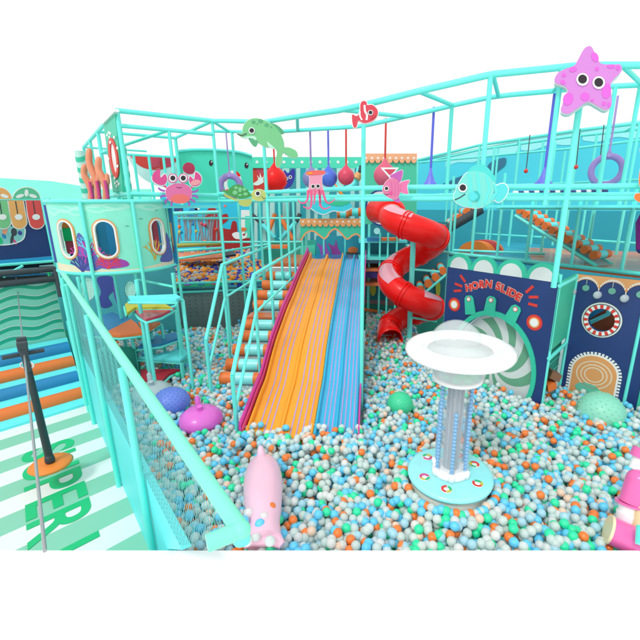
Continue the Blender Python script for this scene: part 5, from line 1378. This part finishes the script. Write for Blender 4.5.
# ------------------------------------------------------------------ background walls and murals
def wall(name, lbl, cat, m_, pts, th=.08, z0=-.8):
    # pts: (px, ytop, depth)
    t = thing(name, lbl, cat, at(P(pts[0][0], pts[0][1], pts[0][2]), z0)); mb = MB()
    Q = [P(*p) for p in pts]
    for a_, b_ in zip(Q, Q[1:]):
        dv = V((b_.y-a_.y, -(b_.x-a_.x), 0)).normalized()*th
        if dv.dot(CAM-a_) > 0: dv = -dv
        mb.prism([a_, b_, at(b_, z0), at(a_, z0)], dv)
    mb.build('panel', m_, t); return t, Q
t, Q = wall('mint_backdrop', 'pale mint curved wall behind the left tower', 'wall', mat('mint wall print', '#86f2dc', .6, var=.10, scale=.7), [(-60, 172, 15), (0, 178, 15), (50, 181, 15), (100, 189, 15), (150, 189, 15)], z0=-1)
tR, QR = wall('sea_wall', 'tall sea blue wall with a dark teal lower part along the right side', 'wall', seablue, [(400, 163, 13.5), (455, 153, 12.6), (520, 140, 11.6), (580, 131, 10.8), (640, 121, 10.0), (720, 106, 9.2)], z0=-1)
mb = MB()
for a_, b_ in zip(QR, QR[1:]):
    dv = V((b_.y-a_.y, -(b_.x-a_.x), 0)).normalized(); dv = dv if dv.dot(CAM-a_) > 0 else -dv
    mb.prism([at(a_, 2.35)+dv*.02, at(b_, 2.35)+dv*.02, at(b_, -1)+dv*.02, at(a_, -1)+dv*.02], -dv*.018)
mb.build('lower_band', deepteal, tR)
mb = MB(); 
for i, (a_, b_) in enumerate(zip(QR, QR[1:])): mb.tube([a_, b_], .04, 6)
mb.build('cap', mat('wall cap', '#b8f3ea', .5), tR)
pa = Plane(QR[1], QR[2])
for pts in ([(486, 170), (490, 163), (497, 159.5), (505.5, 158), (505, 165), (499, 170), (492, 176), (487, 180)],):
    shape('wave_band', mat('pale wave print', '#9beef0', .55, var=.06), tR, pa, [(440, 156), (455, 153.8), (488, 147), (519, 140.6)]+[(519-2*k, 150.5+.22*2*k+1.6*math.sin(k*.35)) for k in range(40)], .012, .01)
pb = Plane(QR[3], QR[4]); pc_ = Plane(QR[2], QR[3])
shape('wave_band', mat('pale wave print', '#9beef0', .55), tR, pc_, [(521, 140.2), (579, 131.5), (579, 142)]+[(579-2*k, 142+.145*2*k+1.5*math.sin(k*.33)) for k in range(30)], .012, .01)
shape('wave_band', mat('pale wave print', '#9beef0', .55), tR, pb, [(581, 131.2), (645, 120.8), (645, 136)]+[(645-2*k, 136+.09*2*k+1.5*math.sin(k*.33)) for k in range(32)], .012, .01)
shape('whale_tail', mat('whale print', '#2a6f8f', .5, var=.1), tR, pa, crom(pts, 4), .03, .02)
shape('whale_back', mat('whale print', '#2a6f8f', .5), tR, pa, crom([(440, 186), (452, 180), (464, 175), (470, 174), (472, 184), (455, 190)], 4), .03, .02)
# teal whale face panel
a_, b_ = P(178, 152, 8.6), P(254, 157, 9.2); pl = Plane(a_, b_)
t = thing('whale_wall_panel', 'big smooth mint panel with two small black eyes behind the crab and turtle', 'wall panel', at((a_+b_)/2, 2.5))
slab(MB(), pl, crom([(178, 151.5), (192, 149.8), (215, 150), (238, 152), (252, 156)], 5, False)+[(254, 200), (178, 200)], 0, .05).build('panel', mat('whale mint', '#46e0c0', .5, var=.05, scale=1), t)
for x, y in ((211, 163), (246.5, 165.5)): shape('eye', black, t, pl, ell(x, y, 2, 3), .006, .005); shape('eye_glint', white, t, pl, ell(x+.6, y-1.2, .6, .8), .010, .003)
shape('lifebuoy', white, t, pl, ell(233, 183, 9, 12.5), .012, .01); 
for k in range(4): shape('lifebuoy_stripe', red, t, pl, stroke(ell(233, 183, 8, 11.5, 0, 8, 90*k+10, 90*k+55), 2.6), .016, .004)
shape('lifebuoy_hole', mat('whale mint', '#46e0c0', .5), t, pl, ell(233, 183, 5.6, 8.8), .020, .004)
MB().tube([pl.at(x, y, .02) for x, y in crom([(178, 151.5), (192, 149.8), (215, 150), (238, 152), (252, 156)], 5, False)], .03, 8).build('edge_pipe', aqua, t)
# red and white bow shaped sail panel
a_, b_ = P(128, 155, 8.4), P(178, 158, 8.6); pl = Plane(a_, b_)
t = thing('boat_sail_panel', 'half round red panel with a pale grey border behind the upper cage', 'wall panel', at((a_+b_)/2, 2.7))
shape('border', mat('pale grey print', '#d3e8e6', .5), t, pl, [(126, 153.2), (179, 157)]+crom([(179, 157), (178, 186), (170, 187.5), (158, 186), (145, 180), (135, 170), (126, 153.2)], 4, False)[1:], 0, .03)
shape('face', redp, t, pl, [(129, 154.2), (178, 157.8)]+crom([(178, 157.8), (177, 160.5), (166, 168), (155, 170), (143, 167.5), (135, 162), (129, 154.2)], 4, False)[1:], .008, .006)
for x in (151, 163): shape('seam', crimson, t, pl, [(x, 157), (x+9, 157.6), (x+9, 166.5), (x, 168)], .011, .003)
# dotted teal header over the middle
a_, b_ = P(250, 160, 9.9), P(362, 160, 9.9); pl = Plane(a_, b_)
t = thing('dotted_header', 'mint header band with a row of white dots across the middle background', 'header panel', at((a_+b_)/2, 3.3))
slab(MB(), pl, [(252, 157), (362, 157), (362, 168), (252, 168)], 0, .05).build('panel', mint, t)
for k in range(12): shape('dot', white, t, pl, ell(257+9*k, 162, 1.5), .006, .004)
# middle background: tall coloured upright panels under the header
def board(name, lbl, cat, m_, pts, d, th=.04, sm=False):
    xs_ = [p[0] for p in pts]; pl = Plane(P(min(xs_), 200, d), P(max(xs_), 200, d)); t = thing(name, lbl, cat, pl.at(sum(xs_)/len(xs_), max(p[1] for p in pts)))
    slab(MB(), pl, crom(pts, 4) if sm else pts, 0, th).build('panel', m_, t); return t, pl
t, pl = board('red_poster_panel', 'red poster panel with white coral print behind the turtle head', 'poster panel', redp, [(253, 167), (278, 167), (278, 190), (253, 190)], 10.2)
shape('white_hand_coral', white, t, pl, crom([(252.5, 184), (258, 180), (257, 175), (259.5, 178), (260, 173), (262, 178), (264.5, 174.5), (264.5, 181), (261, 184), (257, 185.5)], 3), .006, .004)
shape('red_bud', crimson, t, pl, ell(260, 171, 4, 4), .005, .003)
t, pl = board('blue_fish_poster', 'deep blue round creature with white eyes on a poster in the middle background', 'poster panel', mat('creature blue', '#2b2fa0', .5, var=.1), [(284, 170), (288, 173), (293, 168.5), (295, 172), (294, 180), (290, 187), (284, 189), (281.5, 186), (284, 180)], 9.6, sm=True)
for x in (286.5, 290.3): eye(t, pl, x, 178+(288-x)*.4, 1.7, .01, 1.0)
shape('belly_mark', redp, t, pl, ell(286, 183, 1.5, .9), .006, .003)
cols_ = [mat('mid teal', '#3f9fb0', .5, var=.1), mat('mid deep', '#2a6f9a', .5, var=.1), mat('mid ice', '#bff0ec', .5), mat('mid blue', '#3f8fc8', .5, var=.1), mat('mid turquoise', '#2cb4c4', .5, var=.1), mint, mat('mid pale', '#aee8e4', .5), mat('mid cyan', '#39c6dc', .5, var=.1)]
t = thing('upright_panel_wall', 'wall of narrow blue, white and teal upright panels in the middle background', 'wall panel', at(P(305, 200, 11), 1.3))
pl = Plane(P(250, 200, 10.9), P(366, 200, 10.9))
x = 250; k = 0; rr_ = random.Random(4)
while x < 366:
    w_ = 3+5*rr_.random(); shape('upright', cols_[k % 8], t, pl, [(x, 166), (min(366, x+w_-.1), 166), (min(366, x+w_-.1), 262), (x, 262)], 0, .04+.002*k); x += w_; k += 3 if k % 2 else 2
t, pl = board('cyan_wave_poster', 'cyan wave splash cutout with green hills right of the squid', 'poster panel', mat('wave cyan', '#35d4e6', .5, var=.08), [(309, 207), (314, 201), (320, 200), (325, 197), (332, 200), (340, 198), (349, 202), (352, 208), (345, 212), (334, 211), (327, 215), (318, 214)], 9.0, sm=True)
shape('green_hill', mat('hill green', '#27c796', .5), t, pl, crom([(324, 200), (330, 194), (336, 197), (344, 196), (350, 202), (340, 206), (328, 204)], 4), .008, .006)
shape('white_edge', offw, t, pl, stroke(crom([(309, 207), (316, 212), (324, 214.5), (333, 211), (343, 212), (352, 208)], 4, False), .9), .012, .003)
t = thing('curved_horn_tube', 'aqua and orange curved tube pair beside the rose punch ball', 'tube decoration', P(350, 180, 9.2))
MB().tube([P(x, y, 9.2) for x, y in crom([(330, 172), (336, 187), (345, 190), (354, 184), (359, 173), (360, 168)], 5, False)], .075, 12).build('tube', cyanv, t)
MB().tube([P(356.5, 179, 9.1), P(359, 174, 9.1)], .085, 12).build('band', peach, t); MB().tube([P(359.5, 172, 9.1), P(361, 166, 9.1)], .04, 10).build('tip', slate, t)
MB().tube([P(x, y, 9.15) for x, y in crom([(333, 181), (338, 189), (343, 196)], 5, False)], .03, 10).build('band', orange, t)
for i, (x, y) in enumerate(((343, 214), (355, 212))):
    t = thing('foam_log', 'orange ended aqua foam log, %s one of two above the slide canopy' % ('left', 'right')[i], 'foam log', P(x, y, 9.6))
    MB().tube([P(x-6, y, 9.6), P(x-3, y, 9.6)], .10, 14).build('log_end', orangev, t); MB().tube([P(x-3, y, 9.6), P(x+3, y, 9.6)], .095, 14).build('log', cyanv, t); MB().tube([P(x+3, y, 9.6), P(x+6, y, 9.6)], .10, 14).build('log_end', orangev, t)

# second ball pit behind, raised
zp = .84
A2, B2, C2, D2 = P(166, 291, 8.9), P(276, 282, 9.3), P(262, 252, 13.2), P(160, 254, 12.8)
t = thing('raised_pit_wall', 'dark grey perforated wall with an aqua rim in front of the raised second ball pit', 'pit wall', at((A2+B2)/2, 0))
a_, b_ = at(A2, 0), at(B2, 0); WPn = Plane(a_, b_)
MB().prism([at(a_, -.3), at(b_, -.3), at(b_, zp-.14), at(a_, zp-.14)], -WPn.n*.06).build('wall', greywall, t)
MB().prism([at(a_, zp-.14), at(b_, zp-.14), at(b_, zp), at(a_, zp)], -WPn.n*.08).build('rim', mat('pool blue pad', '#54b6d6', .5), t)
MB().tube([at(a_, zp-.16)+WPn.n*.03, at(b_, zp-.16)+WPn.n*.03], .03, 8).build('rail', aqua, t); MB().tube([at(a_, zp+.03)+WPn.n*.03, at(b_, zp+.03)+WPn.n*.03], .03, 8).build('rail', aqua, t)
mb = MB()
for k in range(18):
    for j in range(6):
        c = a_+(b_-a_)*((k+.5)/18); mb.sphere(at(c, .12+.09*j)+WPn.n*.002, .010, 6, 4)
mb.build('hole', black, t)
MB().prism([at(a_, zp+.0)+WPn.n*.12, at(a_+(b_-a_)*.55, zp+.0)+WPn.n*.12, at(a_+(b_-a_)*.55, zp)-WPn.n*.1, at(a_, zp)-WPn.n*.1], (0, 0, -.04)).build('green_ledge', mat('ledge green', '#2fbf86', .5), t)
for k, c_ in enumerate((hotpink, violet, bluev, hotpink)):
    c = a_+(b_-a_)*(.08+.12*k); MB().lathe(at(c, zp)+WPn.n*.08, [(0, .012), (.07, .012), (.07, 0), (0, 0)], 16).build('stepping_dot', c_, t)
B2m = [mat('pit orange', '#f59a24', .4, var=0), mat('pit navy', '#2a2fa6', .4, var=0), mat('pit grey', '#b9c3c4', .4, var=0), mat('pit turquoise', '#3fb4c4', .4, var=0)]
items = []; cl = []
n1, n2 = 34, 70
for i in range(n1):
    for j in range(n2):
        u, v_ = (i+random.random()*.8)/n1, (j+random.random()*.8)/n2
        q = (A2*(1-u)+B2*u)*(1-v_)+(D2*(1-u)+C2*u)*v_
        items.append((q.x, q.y, zp-.06+random.random()*.14+.22*v_)); cl.append(np.random.choice(4, p=[.42, .23, .22, .13]))
o = mass('rear_pit_balls', items, cl, B2m, 2, 1.6); tag(o, 'mass of orange, navy and grey balls in the raised rear pit', 'balls', kind='stuff')
mb = MB(); mb.prism([at(A2, zp-.1), at(B2, zp-.1), at(C2, zp+.1), at(D2, zp+.1)], (0, 0, -.03)); o = mb.build('rear_pit_floor', greywall); tag(o, kind='structure')

# tall mural behind the second pit
t, pl = board('reef_mural', 'cyan mural wall with deep red coral shapes behind the raised ball pit', 'mural wall', mat('mural cyan', '#25c4e4', .5, var=.12, scale=1.5), [(160, 196), (300, 196), (300, 262), (160, 262)], 13.4)
shape('red_coral', darkred, t, pl, crom([(206, 258), (210, 236), (209, 226), (205, 216), (209, 208), (216, 209), (218, 218), (222, 215), (227, 214), (228, 220), (221, 226), (226, 229), (234, 230), (239, 237), (245, 233), (249, 236), (250, 258)], 3), .01, .008)
shape('red_coral', darkred, t, pl, crom([(228, 257), (231, 226), (234, 221), (237, 226), (237, 257)], 3), .012, .008)
shape('red_ground', darkred, t, pl, [(215, 246), (300, 243), (300, 258), (215, 258)], .014, .008)
shape('white_door', white, t, pl, [(241, 210), (262, 210), (262, 238), (241, 238)], .008, .006); shape('door_green', mint, t, pl, [(245, 216), (258, 216), (258, 238), (245, 238)], .012, .004)
shape('clown_print', orangev, t, pl, crom([(239, 229), (243, 227.5), (247, 229), (243, 231.5)], 3), .020, .004); shape('foam_print', white, t, pl, crom([(232, 234), (238, 232), (244, 236), (247, 232), (246, 238), (236, 239)], 3), .018, .004)
shape('cloud', white, t, pl, ell(197, 208.5, 2.8, 1.7), .008, .004); shape('squid_print', bluev, t, pl, crom([(186, 216), (190, 209), (195, 206), (198, 212), (194, 224), (190, 221)], 3), .008, .004)
shape('bubble', mat('coral dot', '#f2745c', .5), t, pl, ell(225, 206, 1.4, 1.2), .008, .004)
shape('picture', navy, t, pl, [(174, 208), (183, 208), (183, 215), (174, 215)], .008, .004); shape('picture_mark', redp, t, pl, ell(180.5, 212, 1.5), .012, .004); shape('picture_mark', orange, t, pl, ell(176.5, 213.5, 2, .8), .012, .004)
shape('bottle_arch', white, t, pl, crom([(268, 205), (272, 210), (276, 222), (275, 230), (271, 236), (274, 222), (271, 211)], 3), .026, .004)
# hanging grey ropes in front of the mural
t = thing('rope_curtain', 'grey hanging ropes with coloured knots in front of the mural', 'rope curtain', at(P(195, 250, 12), 1.2))
rr_ = random.Random(3)
for k in range(22):
    x = 178+2.0*k+rr_.random()*1.2; a_ = P(x, 214+rr_.random()*3, 11.6); b_ = P(x+rr_.uniform(-3, 3), 243+rr_.random()*4, 11.6); MB().tube([a_, (a_+b_)/2+V((rr_.uniform(-.12, .12), 0, 0)), b_], .022, 6).build('rope', mat('grey rope', '#8895a0', .7), t)
for k in range(10):
    q = P(179+rr_.random()*38, 216+rr_.random()*26, 11.5); MB().sphere(q, .03+.035*rr_.random(), 8, 6).build('knot', (redp, orangev, yolive, bluev, crimson)[k % 5], t)
MB().tube([P(172, 246, 11.4), P(222, 243, 11.4)], .06, 8).build('lower_bar', mat('olive bar', '#a8a648', .5), t); MB().tube([P(172, 213.5, 11.4), P(222, 212, 11.4)], .05, 8).build('upper_bar', aqua, t)
t = thing('orange_walkway', 'orange walkway deck along the back of the raised pit', 'walkway', at(P(200, 256, 11), zp+.4))
MB().prism([P(176, 253, 10.8), P(224, 251, 11), P(223, 257, 10.2), P(176, 260, 10.2)], (0, 0, -.05)).build('deck', orangefloor, t)
MB().prism([P(224, 251, 11), P(232, 249.5, 11), P(236, 254, 10.2), P(223, 256, 10.2)], (0, 0, -.05)).build('gap_cover', black, t)
MB().tube([P(174, 251, 10.1), P(222, 248, 10.1)], .035, 8).build('rail', aqua, t); MB().tube([P(176, 259, 10.0), P(270, 244, 10.0)], .03, 8).build('rail', aqua, t)
# crossed climbing beams and red tower in the middle
t = thing('crossed_beam_tower', 'crossed orange and teal beams before a red tower panel left of the slide canopy', 'climbing tower', at(P(285, 240, 11), 1.0))
pl = Plane(P(262, 200, 11.6), P(300, 200, 11.6))
shape('tower_panel', darkred, t, pl, [(279, 196), (285, 196), (287, 242), (279, 242)], .0, .04); shape('tower_panel', mat('tower white', '#e6eeee', .5), t, pl, crom([(270, 206), (276, 212), (277, 226), (272, 236), (266, 240), (264, 228)], 3), -.02, .03)
shape('tower_panel', darkred, t, pl, [(262, 232), (300, 230), (300, 243), (262, 243)], -.03, .03)
for a_, b_, m_ in (((275, 214), (269, 230), orangev), ((280, 216), (293, 240), orangev), ((252, 215), (263, 224), slate), ((262, 224), (275, 238), cyanv), ((296, 222), (280, 240), cyanv), ((300, 214), (296, 222), slate)):
    MB().tube([P(*a_, 10.8), P(*b_, 10.8)], .06, 8).build('beam', m_, t)
# platforms and nets in the middle, between the pit and the slides
t = thing('teal_net_wall', 'teal netted wall and orange shelf behind the slide heads', 'net wall', at(P(290, 260, 10.5), 0))
pl = Plane(P(262, 250, 10.6), P(345, 250, 10.6))
shape('panel', mat('net teal', '#2fae9c', .6, var=.1), t, pl, [(262, 242), (316, 240), (316, 262), (262, 264)], 0, .04); shape('panel', mint, t, pl, [(300, 246), (315, 245), (315, 258), (300, 259)], .02, .02)
shape('panel', deepteal, t, pl, [(316, 236), (368, 236), (368, 262), (316, 262)], .0, .04)
for x0, m_ in ((322, violet), (333, mat('net purple', '#a3409a', .5))): shape('coral_print', m_, t, pl, crom([(x0, 261), (x0-2, 250), (x0-5, 243), (x0+1, 246), (x0+3, 240), (x0+5, 248), (x0+8, 254), (x0+3, 256), (x0+3, 261)], 3), .012, .006)
shape('orange_fish', orangev, t, pl, ell(353, 250, 5, 3.2), .012, .006); shape('brown_net', mat('brown net', '#5b4a30', .7, var=.3, scale=20), t, pl, [(346, 252), (366, 254), (366, 262), (346, 261)], .018, .006)
MB().box(P(278, 246.5, 10.1), (.25, 0, 0), (0, .2, 0), (0, 0, .03)).build('shelf', orangev, t)
for px in (238, 250, 259, 279, 287, 293, 301, 323, 345):
    q = P(px, 200, 8.0 if px < 300 else 9.9); 
    post(t, q, .3 if px < 300 else 1.3, 2.56 if px < 300 else 1.9, .024)
for z in (1.65, 2.2 ): MB().tube([at(P(176, 200, 9.5), z), at(P(300, 200, 9.6), z)], .024, 8).build('rail', aqua, t)
# platform beams under the slide entrance panel and to its right
t = thing('spiral_side_platform', 'stacked shelves with small nets and foam pieces between the slides and the spiral slide', 'shelf platform', at(P(378, 300, 9.6), 0))
pl = Plane(P(362, 260, 10.2), P(420, 260, 10.2))
shape('backing', mat('shelf teal', '#237f90', .6, var=.2), t, pl, [(362, 222), (448, 222), (448, 300), (362, 300)], 0, .04)
shape('light_dot', mat('pale disc', '#bfe6ea', .4), t, pl, ell(377, 231, 3.2, 3.2), .01, .006)
for y, m_ in ((240.5, cyanv), (257, aqua), (268, orangefloor), (282, orangefloor)): MB().box(P(382, y, 9.7), (.55, 0, 0), (0, .35, 0), (0, 0, .025)).build('shelf', m_, t)
MB().box(P(390, 239, 9.4), (.2, 0, 0), (0, .1, 0), (0, 0, .03)).build('foam_piece', orangev, t); MB().box(P(374, 239, 9.4), (.16, 0, 0), (0, .1, 0), (0, 0, .04)).build('foam_piece', bluev, t)
shape('brown_net', mat('brown net', '#5b4a30', .7, var=.3, scale=20), t, pl, [(362, 258), (380, 258), (380, 265), (362, 265)], .04, .01)
MB().box(P(371, 273.5, 9.5), (.13, 0, 0), (0, .1, 0), (0, 0, .09)).build('purple_box', mat('dark violet', '#3a2a78', .5), t); shape('mustard_roll', yolive, t, pl, ell(373, 289, 3, 7), .05, .01)
shape('mustard_roll', yolive, t, pl, ell(438, 288, 2.4, 9), .05, .01)
for px in (380, 388, 397): q = P(px, 240, 9.3); post(t, q, -.2, 1.9, .022)
t = thing('rose_low_wall', 'low rose red wall on a green floor behind the spiral slide foot', 'low wall', at(P(400, 300, 10.8), 0))
pl = Plane(P(360, 290, 10.6), P(460, 290, 10.6)); shape('panel', mat('dusty rose', '#c0787c', .5, var=.1), t, pl, [(360, 290), (450, 292), (450, 314), (360, 305)], 0, .04)
pl = Plane(P(360, 290, 10.2), P(460, 290, 10.2)); shape('green_panel', mat('sea green floor pad', '#1f8f7c', .6, var=.15), t, pl, [(360, 303), (452, 312), (452, 336), (360, 330)], 0, .04)
MB().tube([P(362, 309, 10.0), P(386, 313, 9.9)], .04, 8).build('orange_bar', orangev, t)
q = G(447, 332, 0); t = thing('rear_post', 'tall aqua post left of the horn slide panel', 'post', q); post(t, q, -.2, 2.6, .024, name='pole')
MB().tube([at(q, 1.66), at(q, 1.66)+V((1.5, -.6, 0))], .024, 8).build('arm', aqua, t)
# floor slab of the upper level in the left and middle
t = thing('upper_level_floor', 'blue edged floor deck of the upper level behind the front rails', 'floor platform', at(C_, 2.5))
MB().prism([at(ipt(480, 0), 2.50), at(ipt(640, 0), 2.50), at(ipt(740, 0), 2.50), at(ipt(740, 0), 2.50)+V((1.2, 2.0, 0)), at(ipt(480, 0), 2.50)+V((.9, 1.6, 0))], (0, 0, -.03)).build('deck', cyanv, t)
MB().prism([at(B_, 2.50), at(C_, 2.50), at(E_, 2.50), at(Bm, 2.50)], (0, 0, -.05)).build('deck', cyanv, t)
